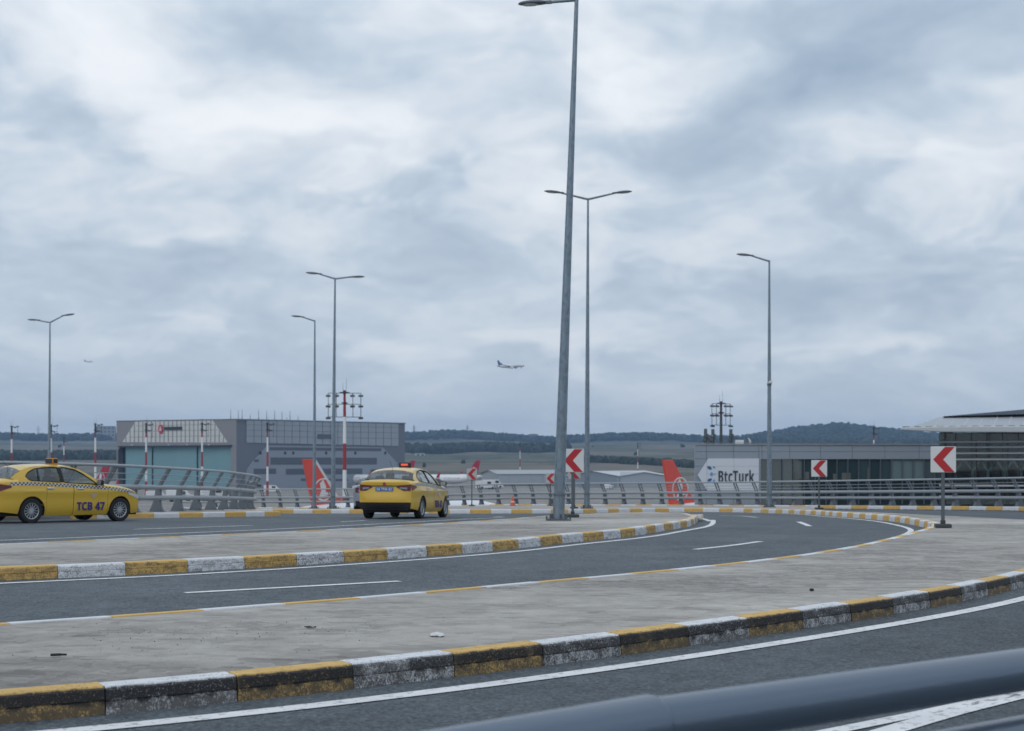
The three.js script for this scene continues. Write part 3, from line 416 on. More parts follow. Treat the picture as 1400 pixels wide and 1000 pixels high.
function makeCar(name, label, category, paintColor, opt = {}) {
  const o = thing(name, label, category, null, 0, opt.taxi ? 'yellow taxis' : undefined);
  const paint = phys(paintColor, { roughness: 0.42, metalness: 0.0, clearcoat: 0.8, clearcoatRoughness: 0.09 });
  const glass = phys([0.55, 0.62, 0.63], { roughness: 0.03, transmission: 1, thickness: 0, ior: 1.9 });
  const chrome = std([0.7, 0.71, 0.72], 0.22, 0.9), alloy = std([0.46, 0.47, 0.49], 0.38, 0.7);
  const col = (a, b) => xs.filter((x) => x >= a - 1e-6 && x <= b + 1e-6);
  const B = [];
  for (const m of [1, -1]) { B.push(patch(col(-0.86, 0.40), sidePt, NS, m), patch(col(2.23, 3.32), sidePt, NS, m)); B.push(patch(col(-0.86, -0.35), topPt, 5, m), patch(col(2.10, 3.32), topPt, 5, m)); }
  const capsecs = (x0, fx, lo, hi) => prep(endCap(x0, fx, lo, hi));
  const secY = sidePt(-0.86, 3)[1]; B.push(capsecs(-0.86, rearX, secY, 9)); const secF = sidePt(3.32, 3)[1]; B.push(capsecs(3.32, frontX, secF, 9));
  mesh('body', B, paint, o);
  mesh('lower_bumper', [capsecs(-0.86, rearX, 0, secY), capsecs(3.32, frontX, 0, secF), box(0.5, 0.16, 1.36, -0.62, 0.34, 0), box(4.0, 0.2, 1.3, 1.3, 0.28, 0), box(1.15, 0.3, 1.1, WB, 0.5, 0), box(0.75, 0.3, 1.1, 0, 0.5, 0)], black, o);
  for (const m of [1, -1]) for (const [a, b, hx] of [[0.40, 1.19, 0.50], [1.19, 2.23, 1.38]]) {
    const cs = col(a, b), d = mesh('door', patch(cs.map((x, i) => i === 0 ? x + 0.007 : i === cs.length - 1 ? x - 0.007 : x), sidePt, NS, m), paint, o);
    mesh('handle', rbox(0.2, 0.034, 0.04, hx, 0.885 - hx * 0.01, m * (bodyZ(hx, 0.88) + 0.018), 0.014), opt.taxi ? chrome : paint, d);
  }
  // greenhouse
  const outline = [[-0.52, 1.13], [-0.3, 1.04], [0, 1.038], [0.6, 1.018], [1.2, 0.988], [2.0, 0.943], [2.2, 0.955], [2.0, 1.075], [1.75, 1.235], [1.5, 1.365], [1.25, 1.425], [0.85, 1.445], [0.4, 1.435], [0.08, 1.40], [-0.16, 1.335], [-0.36, 1.235]];
  const winA = [[-0.10, 1.18], [-0.02, 1.085], [0.05, 1.072], [0.86, 1.04], [0.86, 1.405], [0.5, 1.405], [0.2, 1.365], [0.0, 1.28]], winB = [[0.95, 1.036], [1.93, 0.985], [1.80, 1.095], [1.55, 1.27], [1.36, 1.36], [1.15, 1.40], [0.95, 1.407]];
  for (const m of [1, -1]) {
    const s = shapeOf(outline); for (const w of [winA, winB]) s.holes.push(new THREE.Path(w.map(([x, y]) => new THREE.Vector2(x, y))));
    const fr = mesh('pillar_frame', onSide(s, 0, m), paint, o);
    for (const w of [winA, winB]) { const win = mesh('side_window', onSide(shapeOf(w), -0.012, m), glass, o); const ps = w.map(([x, y]) => V(x, y, (ghZ(x, y) + 0.002) * m)); mesh('window_seal', new THREE.TubeGeometry(new THREE.CatmullRomCurve3(ps, true, 'catmullrom', 0.15), 60, 0.013, 5, true), black, win); }
    mesh('window_divider', onSide(shapeOf([[0.22, 1.06], [0.265, 1.058], [0.30, 1.395], [0.26, 1.385]]), 0.002, m), black, o);
    mesh('centre_pillar', onSide(shapeOf([[0.85, 1.03], [0.96, 1.03], [0.96, 1.415], [0.85, 1.415]]), 0.003, m), black, o);
  }
  const roofC = pw([[-0.22, 1.405], [0.1, 1.462], [0.5, 1.493], [0.85, 1.50], [1.2, 1.482], [1.52, 1.415]]), roofE = pw([[-0.22, 1.315], [0.08, 1.402], [0.4, 1.436], [0.85, 1.446], [1.25, 1.427], [1.52, 1.36]]);
  mesh('roof', gridGeo(26, 12, (u, v) => { const x = lerp(-0.22, 1.52, u), w = v * 2 - 1, ye = roofE(x), ze = ghZ(x, ye); return [x, lerp(roofC(x), ye, Math.pow(Math.abs(w), 2.6)), ze * w]; }), paint, o);
  const screen = (x0, y0, x1, y1, z1, sag) => gridGeo(10, 14, (u, v) => { const w = v * 2 - 1, x = lerp(x0, x1, u), ye = lerp(y0[1], y1[1], u), ze = lerp(ghZ(x0, y0[1]), z1, u); return [x + sag * (1 - w * w) * u, lerp(lerp(y0[0], y1[0], u), ye, Math.pow(Math.abs(w), 2.4)) + 0.018 * Math.sin(u * PI), ze * w]; });
  mesh('windscreen', screen(1.52, [1.415, 1.36], 2.16, [1.0, 0.96], 0.79, 0.16), glass, o); mesh('rear_window', screen(-0.22, [1.405, 1.315], -0.52, [1.145, 1.12], 0.72, -0.05), glass, o);
  // cabin
  const seat = std([0.03, 0.032, 0.036], 0.9), cabin = [box(2.2, 0.08, 1.4, 0.9, 0.36, 0), rbox(0.5, 0.3, 1.36, 2.05, 0.82, 0, 0.06)];
  for (const z of [-0.36, 0.36]) cabin.push(rbox(0.5, 0.16, 0.5, 1.15, 0.55, z, 0.05), T(rbox(0.14, 0.62, 0.48, 0, 0, 0, 0.06), 0.86, 0.88, z, 0, 0, 0.2), rbox(0.09, 0.18, 0.26, 0.77, 1.25, z, 0.04));
  cabin.push(rbox(0.5, 0.16, 1.25, 0.25, 0.56, 0, 0.05), T(rbox(0.14, 0.6, 1.25, 0, 0, 0, 0.06), -0.05, 0.86, 0, 0, 0, 0.3), rbox(0.08, 0.15, 0.24, -0.14, 1.17, 0.4, 0.03), rbox(0.08, 0.15, 0.24, -0.14, 1.17, -0.4, 0.03), box(0.3, 0.03, 1.3, -0.38, 1.08, 0));
  mesh('seats', cabin, seat, o);
  mesh('steering_wheel', T(new THREE.TorusGeometry(0.18, 0.016, 6, 20), 1.72, 0.92, -0.36, 0, PI / 2, 0.4), black, o);
  // lamps
  const tail = std([0.11, 0.008, 0.012], 0.16), clear = phys([0.7, 0.74, 0.78], { roughness: 0.1, clearcoat: 1 });
  for (const m of [1, -1]) {
    const a = gridGeo(12, 4, (u, v) => { const z = lerp(0.36, 0.755, u), lo = lerp(0.90, 0.80, Math.min(1, u * 2)), y = lerp(lo, lerp(0.955, 0.985, u), v); return [rearX(y, z) - 0.010, y, z * m]; });
    const b = gridGeo(8, 4, (u, v) => { const x = lerp(-0.865, -0.56, u), y = lerp(lerp(0.80, 0.90, u), lerp(0.985, 0.945, u), v); return [x, y, (bodyZ(x, y) + 0.010) * m]; });
    const tl = mesh('tail_lamp', [prep(a), prep(b)], tail, o);
    mesh('reversing_lens', gridGeo(6, 2, (u, v) => { const z = lerp(0.45, 0.66, u), y = lerp(lerp(0.865, 0.845, u), 0.90, v); return [rearX(y, z) - 0.014, y, z * m]; }), std([0.2, 0.24, 0.3], 0.15), tl);
    mesh('headlamp', [prep(gridGeo(8, 4, (u, v) => { const x = lerp(2.9, 3.32, u), y = lerp(lerp(0.72, 0.60, u), lerp(0.775, 0.70, u), v); return [x, y, (bodyZ(x, y) + 0.008) * m]; })), prep(gridGeo(6, 4, (u, v) => { const z = lerp(bodyZ(3.32, 0.65), 0.4, u), y = lerp(0.6, 0.70, v); return [frontX(y, z) + 0.008, y, z * m]; }))], clear, o);
    const mr = mesh('mirror', [rbox(0.11, 0.14, 0.2, 1.93, 1.03, m * 0.97, 0.045), box(0.05, 0.04, 0.14, 1.95, 0.985, m * 0.86)], opt.taxi ? black : paint, o);
    mesh('mirror_glass', box(0.006, 0.11, 0.16, 1.872, 1.03, m * 0.97), chrome, mr);
  }
  mesh('trunk_trim', gridGeo(14, 1, (u, v) => { const z = lerp(-0.42, 0.42, u), y = lerp(0.925, 0.955, v); return [rearX(y, z) - 0.012, y, z]; }), darkGrey, o);
  mesh('emblem', T(cyl(0.045, 0.045, 0.015, 16), rearX(1.0, 0) - 0.012, 1.005, 0, 0, 0, PI / 2), std([0.35, 0.06, 0.08], 0.3, 0.5), o);
  // wheels
  const wg = { tyre: new THREE.LatheGeometry([[0.205, -0.09], [0.27, -0.1], [0.3, -0.092], [WR, -0.07], [WR, 0.07], [0.3, 0.092], [0.27, 0.1], [0.205, 0.09]].map(([x, y]) => new THREE.Vector2(x, y)), 40).rotateX(PI / 2) };
  const sp = [new THREE.TorusGeometry(0.205, 0.02, 8, 36).translate(0, 0, 0.07), cyl(0.055, 0.05, 0.03, 16).rotateX(PI / 2).translate(0, 0, 0.045)]; for (let k = 0; k < 14; k++) { const a = k / 14 * 2 * PI; sp.push(rbox(0.155, 0.021, 0.02, 0.125, 0, 0.062, 0.005, 1).rotateZ(a)); } wg.rim = merge(sp);
  const disc = new THREE.CylinderGeometry(0.2, 0.2, 0.02, 24).rotateX(PI / 2).translate(0, 0, 0.03);
  for (const [x, m] of [[0, 1], [0, -1], [WB, 1], [WB, -1]]) { const w = new THREE.Group(); w.name = 'wheel'; w.position.set(x, WR, m * 0.765); if (m < 0) w.rotation.y = PI; o.add(w); mesh('tyre', wg.tyre, rubber, w); mesh('rim', wg.rim, alloy, w); mesh('brake_disc', disc, black, w); }
  if (opt.taxi) {
    const housing = std([0.6, 0.24, 0.02], 0.4), ts = mesh('taxi_sign', [rbox(0.17, 0.15, 0.34, 1.12, 1.575, 0, 0.03, 3), box(0.1, 0.02, 0.4, 1.12, 1.5, 0)], opt.lit ? black : housing, o);
    const face = (m) => rbox(0.006, 0.118, 0.31, 1.12 + m * 0.085, 1.578, 0, 0.003, 1);
    mesh('sign_display', opt.lit ? rbox(0.006, 0.065, 0.21, 1.12 - 0.086, 1.585, 0, 0.003, 1) : [face(-1), face(1)], opt.lit ? std([0.5, 0.05, 0.03], 0.5, 0, { emissive: lin(0.5, 0.07, 0.045) }) : std([0.012, 0.012, 0.014], 0.25), ts);
    if (!opt.lit) mesh('sign_side', rbox(0.125, 0.11, 0.006, 1.12, 1.578, 0.171, 0.003, 1), std([0.012, 0.012, 0.014], 0.25), ts);
    mesh('aerial', bar(V(-0.12, 1.41, 0), V(-0.42, 1.66, 0), 0.006, 5, 0.003), black, o);
    // chequered band and lettering
    const chk = dataTex(64, 16, (u, v, i, j) => { const c = ((i >> 3) + (j >> 3)) % 2 ? 0.78 : 0.2; return [c, c, c]; }); chk.magFilter = THREE.NearestFilter;
    const chkMat = std(0xffffff, 0.5, 0, { map: chk });
    for (const m of [1, -1]) {
      const strip = (a, b) => prep(gridGeo(30, 2, (u, v) => { const x = lerp(a, b, u), y = beltY(x) - 0.085 + v * 0.072; return [x, y, (bodyZ(x, y) + 0.004) * m]; }, (u, v) => [lerp(a, b, u) / 0.42, v]));
      mesh('chequered_band', [strip(-0.6, 0.395), strip(0.41, 1.18), strip(1.2, 2.22), strip(2.24, 3.0)], chkMat, o);
      const ink = std([0.028, 0.02, 0.17], 0.5); for (const [s, x0] of [[opt.code[0], 1.52], [opt.code[1], 1.985]]) { const g = new TextGeometry(s, { font, size: 0.2, depth: 0.004, curveSegments: 3, bevelEnabled: true, bevelSize: 0.006, bevelThickness: 0.001, bevelSegments: 1 }); g.computeBoundingBox(); { const b = g.boundingBox; g.translate(-(b.min.x + b.max.x) / 2, -(b.min.y + b.max.y) / 2, 0); } g.scale(0.94, 1, 1); const L = mesh('lettering', m > 0 ? g : g.rotateY(PI), ink, o); const x = m > 0 ? x0 : 3.5 - x0; L.position.set(x, 0.42, m * (bodyZ(x, 0.45) + 0.006)); }
      const tri = new THREE.Shape([[-0.13, 0.05], [0.13, 0.05], [0, -0.09]].map(([x, y]) => new THREE.Vector2(x, y))); const bd = mesh('door_badge', new THREE.ExtrudeGeometry(tri, { depth: 0.003, bevelEnabled: false }), opt.lit ? std([0.45, 0.5, 0.72], 0.5) : std([0.5, 0.36, 0.24], 0.5), o); bd.position.set(1.78, 0.70, m * (bodyZ(1.78, 0.7) + 0.004)); if (m < 0) bd.rotation.y = PI;
    }
    const pl = mesh('number_plate', rbox(0.012, 0.115, 0.52, rearX(0.84, 0) - 0.02, 0.85, 0, 0.005, 1), std([0.045, 0.13, 0.40], 0.4), o);
    mesh('plate_lettering', text(opt.plate, 0.075, 0.003).rotateY(-PI / 2).translate(rearX(0.84, 0) - 0.029, 0.85, 0), signWhite, pl);
  } else mesh('number_plate', rbox(0.012, 0.115, 0.52, rearX(0.84, 0) - 0.02, 0.85, 0, 0.005, 1), signWhite, o);
  return o;
}
function park(o, pr, pf) { // rear and front axle places on the deck
  const v = pf.clone().sub(pr); o.position.copy(pr); o.rotation.set(0, Math.atan2(-v.z, v.x), Math.atan2(v.y, Math.hypot(v.x, v.z)), 'YZX');
}
const TAXI_PAINT = [0.65, 0.405, 0.03];
{
  const t = makeCar('taxi', 'yellow taxi lettered TCB 47 with a chequered band and black roof sign', 'taxi', TAXI_PAINT, { taxi: true, code: ['TCB', '47'], plate: '34 TCB 47' });
  // near side wheels stand at these two places; the axle middles lie half a track further off
  const a = onDeck(43, 34.6), ang = (() => { let best = 0, bd = 1e9; for (let k = 0; k < 900; k++) { const th = k / 900 * 1.2, x = a.x + WB * Math.cos(th), z = a.z - WB * Math.sin(th), e = Math.abs(CX + F * x / -z - 164); if (e < bd) { bd = e; best = th; } } return best; })();
  const n = V(-Math.sin(ang), 0, -Math.cos(ang)).multiplyScalar(0.86), pr = a.clone().add(n), pf = V(a.x + WB * Math.cos(ang), 0, a.z - WB * Math.sin(ang)).add(n); pr.y = deckY(pr.x, pr.z); pf.y = deckY(pf.x, pf.z); park(t, pr, pf);
  const u = makeCar('taxi', 'yellow taxi seen from behind with a lit red roof sign and blue plate', 'taxi', TAXI_PAINT, { taxi: true, lit: true, code: ['TEB', '42'], plate: '34 TEB 42' });
  const q = onDeck(538.5, 40.4), hd = 12.0 * PI / 180, f2 = V(q.x + WB * Math.sin(hd), 0, q.z - WB * Math.cos(hd)); f2.y = deckY(f2.x, f2.z); park(u, q, f2);
  const c = makeCar('car', 'silver grey car hidden behind the second taxi', 'car', [0.2, 0.23, 0.28]);
  const q3 = onDeck(514.5, 54), h3 = -0.05, f3 = V(q3.x + WB * Math.sin(h3), 0, q3.z - WB * Math.cos(h3)); f3.y = deckY(f3.x, f3.z); park(c, q3, f3);
}

// ------------------------------------------------------------------ apron, fields and hills
{
  const n = 60, g = gridGeo(80, 70, (u, v) => { const d = 55 * Math.pow(900 / 55, v), px = lerp(-900, 2300, u); return [(px - CX) * d / F * (v < 0.3 ? 1 + (0.3 - v) * 4 : 1), APRON, -d]; });
  const p = g.attributes.position, uv = new Float32Array(p.count * 2), col = new Float32Array(p.count * 3);
  for (let i = 0; i < p.count; i++) { const x = p.getX(i), z = p.getZ(i); uv[i * 2] = x / 20; uv[i * 2 + 1] = z / 20; const b = 0.5 + 0.3 * fbm(x * 0.02, z * 0.02, 3, 9); col.set([b, b, b * 1.01], i * 3); }
  g.setAttribute('uv', new THREE.BufferAttribute(uv, 2)); g.setAttribute('color', new THREE.BufferAttribute(col, 3));
  struct(mesh('apron', g, std(0xffffff, 0.9, 0, { map: concreteTex, vertexColors: true }))).userData.label = 'grey concrete airport apron below the road deck';
}
const ridgePy = pw([[-900, 602], [-200, 598], [0, 596], [60, 598], [160, 597], [300, 600], [480, 596], [560, 595], [615, 592.5], [660, 595], [700, 598], [745, 601.5], [800, 599], [850, 596.5], [900, 597], [950, 599.5], [1010, 600], [1060, 592], [1100, 586.5], [1150, 582], [1190, 586], [1240, 592.5], [1300, 597], [1400, 596], [1600, 600], [2300, 602]]);
const profile = pw([[640, 667], [760, 660], [900, 652], [1200, 640], [1600, 628], [2100, 617], [2700, 609]]);
const landPy = (px, d) => { const rd = 3600; let y; if (d <= 2700) y = profile(d); else if (d <= rd) y = lerp(609, ridgePy(px) + 3, sstep(2700, rd, d)); else y = ridgePy(px) + 3 + (d - rd) / 2400 * 14; const x = (px - CX) * d / F; y -= (fbm(x * 0.004 + 5, d * 0.003, 4, 44) - 0.5) * 9 * sstep(640, 1100, d) * (1 - 0.75 * sstep(2500, 3500, d)); return y; };
const landY = (px, d) => EYE - (landPy(px, d) - HY) * d / F;
{
  const g = gridGeo(420, 130, (u, v) => { const d = 640 * Math.pow(6000 / 640, v), px = lerp(-900, 2300, u); return [(px - CX) * d / F, v < 0.004 ? APRON - 0.6 : landY(px, d), -d]; });
  const p = g.attributes.position, col = new Float32Array(p.count * 3);
  for (let i = 0; i < p.count; i++) {
    const x = p.getX(i), d = -p.getZ(i), py = HY - (p.getY(i) - EYE) * F / d;
    const a = fbm(x * 0.006, d * 0.0035, 4, 101), b = fbm(x * 0.03, d * 0.006, 3, 131), f = fbm(x * 0.0022 + 8, d * 0.009, 2, 151);
    let c = [lerp(0.045, 0.095, a), lerp(0.06, 0.1, a), lerp(0.032, 0.06, a)];
    if (f > 0.5) c = [0.145 * (0.7 + 0.6 * b), 0.125 * (0.7 + 0.6 * b), 0.095 * (0.7 + 0.6 * b)];
    if (b > 0.64) c = c.map((q) => q * 0.6);
    const right = sstep(960, 1030, CX + x * F / d), wood = sstep(lerp(3050, 2500, right), lerp(3250, 2800, right), d + (a - 0.5) * 500); c = c.map((q, k) => lerp(q, [0.020, 0.034, 0.022][k] * (0.7 + 0.6 * b), wood));
    col.set(c, i * 3);
  }
  g.setAttribute('color', new THREE.BufferAttribute(col, 3));
  struct(mesh('terrain', g, std(0xffffff, 1, 0, { vertexColors: true }))).userData.label = 'grassy fields rising to wooded hills behind the airport';
}
{ // woods and hedges far off: nobody could count them
  const blob = new THREE.IcosahedronGeometry(1, 1), bp = blob.attributes.position; for (let i = 0; i < bp.count; i++) { const k = 0.75 + 0.5 * hash(Math.round(bp.getX(i) * 50), Math.round(bp.getY(i) * 50 + bp.getZ(i) * 90), 7); bp.setXYZ(i, bp.getX(i) * k, bp.getY(i) * k, bp.getZ(i) * k); } blob.computeVertexNormals();
  const spots = [];
  const put = (px, d, r, h) => { const x = (px - CX) * d / F; spots.push([x, landY(px, d), -d, r, h]); };
  for (let k = 0; k < 3600; k++) { const px = -300 + rnd() * 2000, d = 3200 + Math.pow(rnd(), 0.6) * 450; put(px, d, 5 + rnd() * 7, 5 + rnd() * 7); }
  for (let k = 0; k < 2600; k++) { const px = 990 + rnd() * 420, d = 2500 + rnd() * 1000; put(px, d, 5 + rnd() * 7, 5 + rnd() * 6); }
  for (let k = 0; k < 1500; k++) { const px = 545 + rnd() * 230, d = 2040 + rnd() * 150 + 60 * Math.sin(px * 0.05); if (vnoise(px * 0.08, 3, 5) > 0.3) put(px, d, 3 + rnd() * 5, 4 + rnd() * 6); }
  for (let k = 0; k < 900; k++) { const px = -40 + rnd() * 220, d = 1560 + rnd() * 130; if (vnoise(px * 0.16, 8, 5) > 0.3) put(px, d, 2.4 + rnd() * 3, 3 + rnd() * 4); }
  for (let k = 0; k < 420; k++) { const px = 760 + rnd() * 190, t = (px - 760) / 190, d = 1500 - 350 * t + rnd() * 60; if (vnoise(px * 0.1, 1, 5) > 0.35) put(px, d, 2 + rnd() * 2.5, 2 + rnd() * 3); }
  for (let k = 0; k < 22; k++) put(-60 + rnd() * 1300, 1000 + rnd() * 1600, 1.5 + rnd() * 2.5, 1.5 + rnd() * 3);
  const im = new THREE.InstancedMesh(blob, std([0.026, 0.038, 0.024], 1), spots.length), M4 = new THREE.Matrix4(), Q = new THREE.Quaternion(), cc = new THREE.Color();
  spots.forEach(([x, y, z, r, h], i) => { Q.setFromAxisAngle(V(0, 1, 0), rnd() * 6); M4.compose(V(x, y + h * 0.5, z), Q, V(r, h, r)); im.setMatrixAt(i, M4); const t = 0.65 + rnd() * 0.7; im.setColorAt(i, cc.setRGB(t, t * (0.95 + rnd() * 0.1), t)); });
  im.name = 'woodland'; im.castShadow = im.receiveShadow = true; im.userData = { kind: 'stuff', label: 'dark woods and hedges on the far hills', category: 'woodland' }; scene.add(im);
}

// a facade frame: u along the face, v up from the apron, w out of the face
function facade(o, pa, pb) { // pa, pb: [px, depth] of the two lower corners, left to right
  const A = W3(pa[0], HY, pa[1]), Bp = W3(pb[0], HY, pb[1]); const L = Math.hypot(Bp.x - A.x, Bp.z - A.z), ex = V((Bp.x - A.x) / L, 0, (Bp.z - A.z) / L), turn = Math.atan2(-ex.z, ex.x);
  const u = (px) => { const k = (px - CX) / F; const t = (k * -A.z - A.x) / (ex.x + k * ex.z); return t; };       // along the face
  const v = (px, py) => { const d = -(A.z + ex.z * u(px)); return EYE - (py - HY) * d / F - APRON; };
  const frame = new THREE.Group(); return { A, L, turn, u, v, at: (g, uu, vv, ww) => { g.rotateY(turn); const p = A.clone().addScaledVector(ex, uu).addScaledVector(V(-ex.z, 0, ex.x), ww); return g.translate(p.x, APRON + vv, p.z); }, rect(x0, y0, x1, y1, w, depth) { const u0 = u(x0), u1 = u(x1), xm = (x0 + x1) / 2, v0 = v(xm, y1), v1 = v(xm, y0); return this.at(new THREE.BoxGeometry(Math.abs(u1 - u0), Math.abs(v1 - v0), depth), (u0 + u1) / 2, (v0 + v1) / 2, w); }, poly(pts, w, depth) { const s = shapeOf(pts.map(([x, y]) => [u(x), v(x, y)])); return this.at(new THREE.ExtrudeGeometry(s, { depth, bevelEnabled: false }), 0, 0, w); } };
}
// ------------------------------------------------------------------ the big hangar
{
  const o = thing('hangar', 'big grey aircraft hangar with teal doors and a red round emblem', 'hangar');
  const fr = facade(o, [159, 600], [323, 560]), sd = facade(o, [323, 560], [553.5, 632]);
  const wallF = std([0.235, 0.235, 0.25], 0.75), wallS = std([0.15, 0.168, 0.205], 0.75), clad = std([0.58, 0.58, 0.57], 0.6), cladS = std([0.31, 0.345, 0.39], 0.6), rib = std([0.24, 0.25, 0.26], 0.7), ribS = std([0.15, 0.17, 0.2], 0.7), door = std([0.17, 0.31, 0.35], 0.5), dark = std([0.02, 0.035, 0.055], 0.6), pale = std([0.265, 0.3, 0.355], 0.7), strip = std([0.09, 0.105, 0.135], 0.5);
  const A = fr.A, C = sd.A, D = W3(553.5, HY, 632), E = A.clone().add(D).sub(C), H = fr.v(323, 573.5), HL = fr.v(159, 576), HR = sd.v(553, 579);
  const quad = (p, q, h0, h1) => gridGeo(1, 1, (u, v) => { const r = p.clone().lerp(q, u); return [r.x, APRON - 0.5 + v * (lerp(h0, h1, u) + 0.5), r.z]; });
  // front wall in pieces round the doorway
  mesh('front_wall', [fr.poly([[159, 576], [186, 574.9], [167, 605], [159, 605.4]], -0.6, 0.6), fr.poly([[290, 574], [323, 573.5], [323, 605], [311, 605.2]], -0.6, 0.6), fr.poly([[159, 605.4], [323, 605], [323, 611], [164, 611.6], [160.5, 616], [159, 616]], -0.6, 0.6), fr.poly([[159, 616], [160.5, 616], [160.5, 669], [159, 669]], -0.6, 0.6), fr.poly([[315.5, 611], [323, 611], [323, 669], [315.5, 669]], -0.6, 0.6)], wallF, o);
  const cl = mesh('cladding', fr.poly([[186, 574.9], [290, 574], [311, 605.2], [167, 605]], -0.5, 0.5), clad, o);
  for (let k = 0; k < 24; k++) { const x = 172 + k * 5.8, lo = 605, hiL = x < 186 ? 605 - (x - 167) / 19 * 30 : x > 290 ? 574 + (x - 290) / 21 * 31 : 574.6; if (lo - hiL > 3) mesh('rib', fr.rect(x - 0.35, hiL + 0.6, x + 0.35, lo - 0.4, 0.06, 0.25), rib, cl); }
  for (const y of [581.5, 589, 597]) mesh('joint_strip', fr.rect(190 - (y - 575) * 0.62, y - 0.22, 288 + (y - 575) * 0.66, y + 0.22, 0.04, 0.2), rib, cl);
  mesh('lintel', fr.rect(163, 609.4, 317, 611.3, 0.2, 1.2), dark, o);
  const dx = [168, 204, 236.5, 265.5, 293, 315.5]; for (let k = 0; k < 5; k++) mesh('door_leaf', fr.rect(dx[k] + (k ? 0.5 : 0), 611.5, dx[k + 1] - 0.5, 669, -1.6 - (k % 2) * 0.5, 0.4), door, o);
  mesh('door_back', [fr.rect(160.5, 611, 315.5, 669, -3.2, 0.3)], dark, o);
  mesh('emblem', [fr.at(new THREE.CylinderGeometry(1.9, 1.9, 0.3, 24).rotateX(PI / 2).scale(0.72, 1, 1), fr.u(220.3), fr.v(220.3, 587), 0.4)], std([0.5, 0.03, 0.06], 0.5), o);
  const bird = new THREE.Shape(); bird.moveTo(-0.8, -1.2); bird.quadraticCurveTo(-0.6, 0.6, 0.2, 1.9); bird.quadraticCurveTo(0.5, 0.2, 1.3, -1.0); bird.quadraticCurveTo(0.3, -0.5, -0.8, -1.2); bird.getPoints(); mesh('emblem_bird', fr.at(new THREE.ExtrudeGeometry(bird, { depth: 0.06, bevelEnabled: false }).scale(0.62, 0.75, 1), fr.u(220.3), fr.v(220.3, 587), 0.56), signWhite, o);
  mesh('sign_panel', fr.rect(225, 583.8, 249, 588, 0.3, 0.25), std([0.02, 0.03, 0.04], 0.5), o);
  mesh('floodlight', [182, 232, 257, 287].map((x) => fr.rect(x, 608, x + 1.6, 609.2, 0.8, 0.8)), clad, o);
  // side
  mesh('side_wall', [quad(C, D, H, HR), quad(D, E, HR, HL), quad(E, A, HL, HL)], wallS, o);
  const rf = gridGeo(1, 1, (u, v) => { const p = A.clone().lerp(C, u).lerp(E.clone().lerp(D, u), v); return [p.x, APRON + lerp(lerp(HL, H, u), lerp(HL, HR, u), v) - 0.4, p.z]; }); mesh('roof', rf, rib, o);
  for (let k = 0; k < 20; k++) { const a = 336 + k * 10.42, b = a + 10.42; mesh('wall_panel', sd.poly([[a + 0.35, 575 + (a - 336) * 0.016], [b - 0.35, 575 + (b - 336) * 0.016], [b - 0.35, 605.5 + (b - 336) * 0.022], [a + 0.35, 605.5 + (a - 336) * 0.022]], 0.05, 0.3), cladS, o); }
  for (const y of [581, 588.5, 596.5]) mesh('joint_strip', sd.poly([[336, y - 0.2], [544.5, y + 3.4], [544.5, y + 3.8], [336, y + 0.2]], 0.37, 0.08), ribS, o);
  mesh('lower_facade', sd.poly([[334.5, 669], [334.8, 652], [338, 641], [345, 631], [365, 609.5], [522, 612], [542, 633], [543.5, 646], [544, 667]], 0.03, 0.5), pale, o);
  for (const [a, b, c, d] of [[367, 612.4, 520, 616.6], [368.5, 626, 514, 635.5], [345.5, 641, 376, 648.5], [389.5, 641, 494, 649], [505.5, 642, 534, 649], [410, 654.5, 432, 658], [447, 655, 474, 658], [346, 628.5, 352.5, 632]]) mesh('window_band', sd.rect(a, b, c, d, 0.5, 0.2), strip, o);
  for (const x of [355, 388.5, 399.5, 444.5, 484.5, 525.5]) mesh('vent', sd.rect(x - 1.3, 617.8, x + 1.3, 621.6, 0.5, 0.24), dark, o);
  mesh('wall_sign', sd.rect(433, 594, 451.5, 600, 0.5, 0.3), strip, o);
  for (const [x, y] of [[311.5, 560], [322, 561], [334, 560], [345, 566], [356.5, 560], [367.5, 561], [378.5, 561], [388.5, 563], [399.5, 562], [410.5, 568], [395, 571]]) { const f = x < 323 ? fr : sd, u = f.u(x), v = f.v(x, y), v0 = f.v(x, 575.5); mesh('lightning_rod', f.at(new THREE.CylinderGeometry(0.06, 0.14, v - v0, 6), u, (v + v0) / 2, -1.5), darkGrey, o); }
  mesh('parapet', [sd.poly([[323, 572.9], [553.5, 578.4], [553.5, 580], [323, 574.8]], -0.4, 0.9), fr.poly([[159, 575.4], [323, 572.9], [323, 574.6], [159, 577]], -0.4, 0.5)], ribS, o);
}
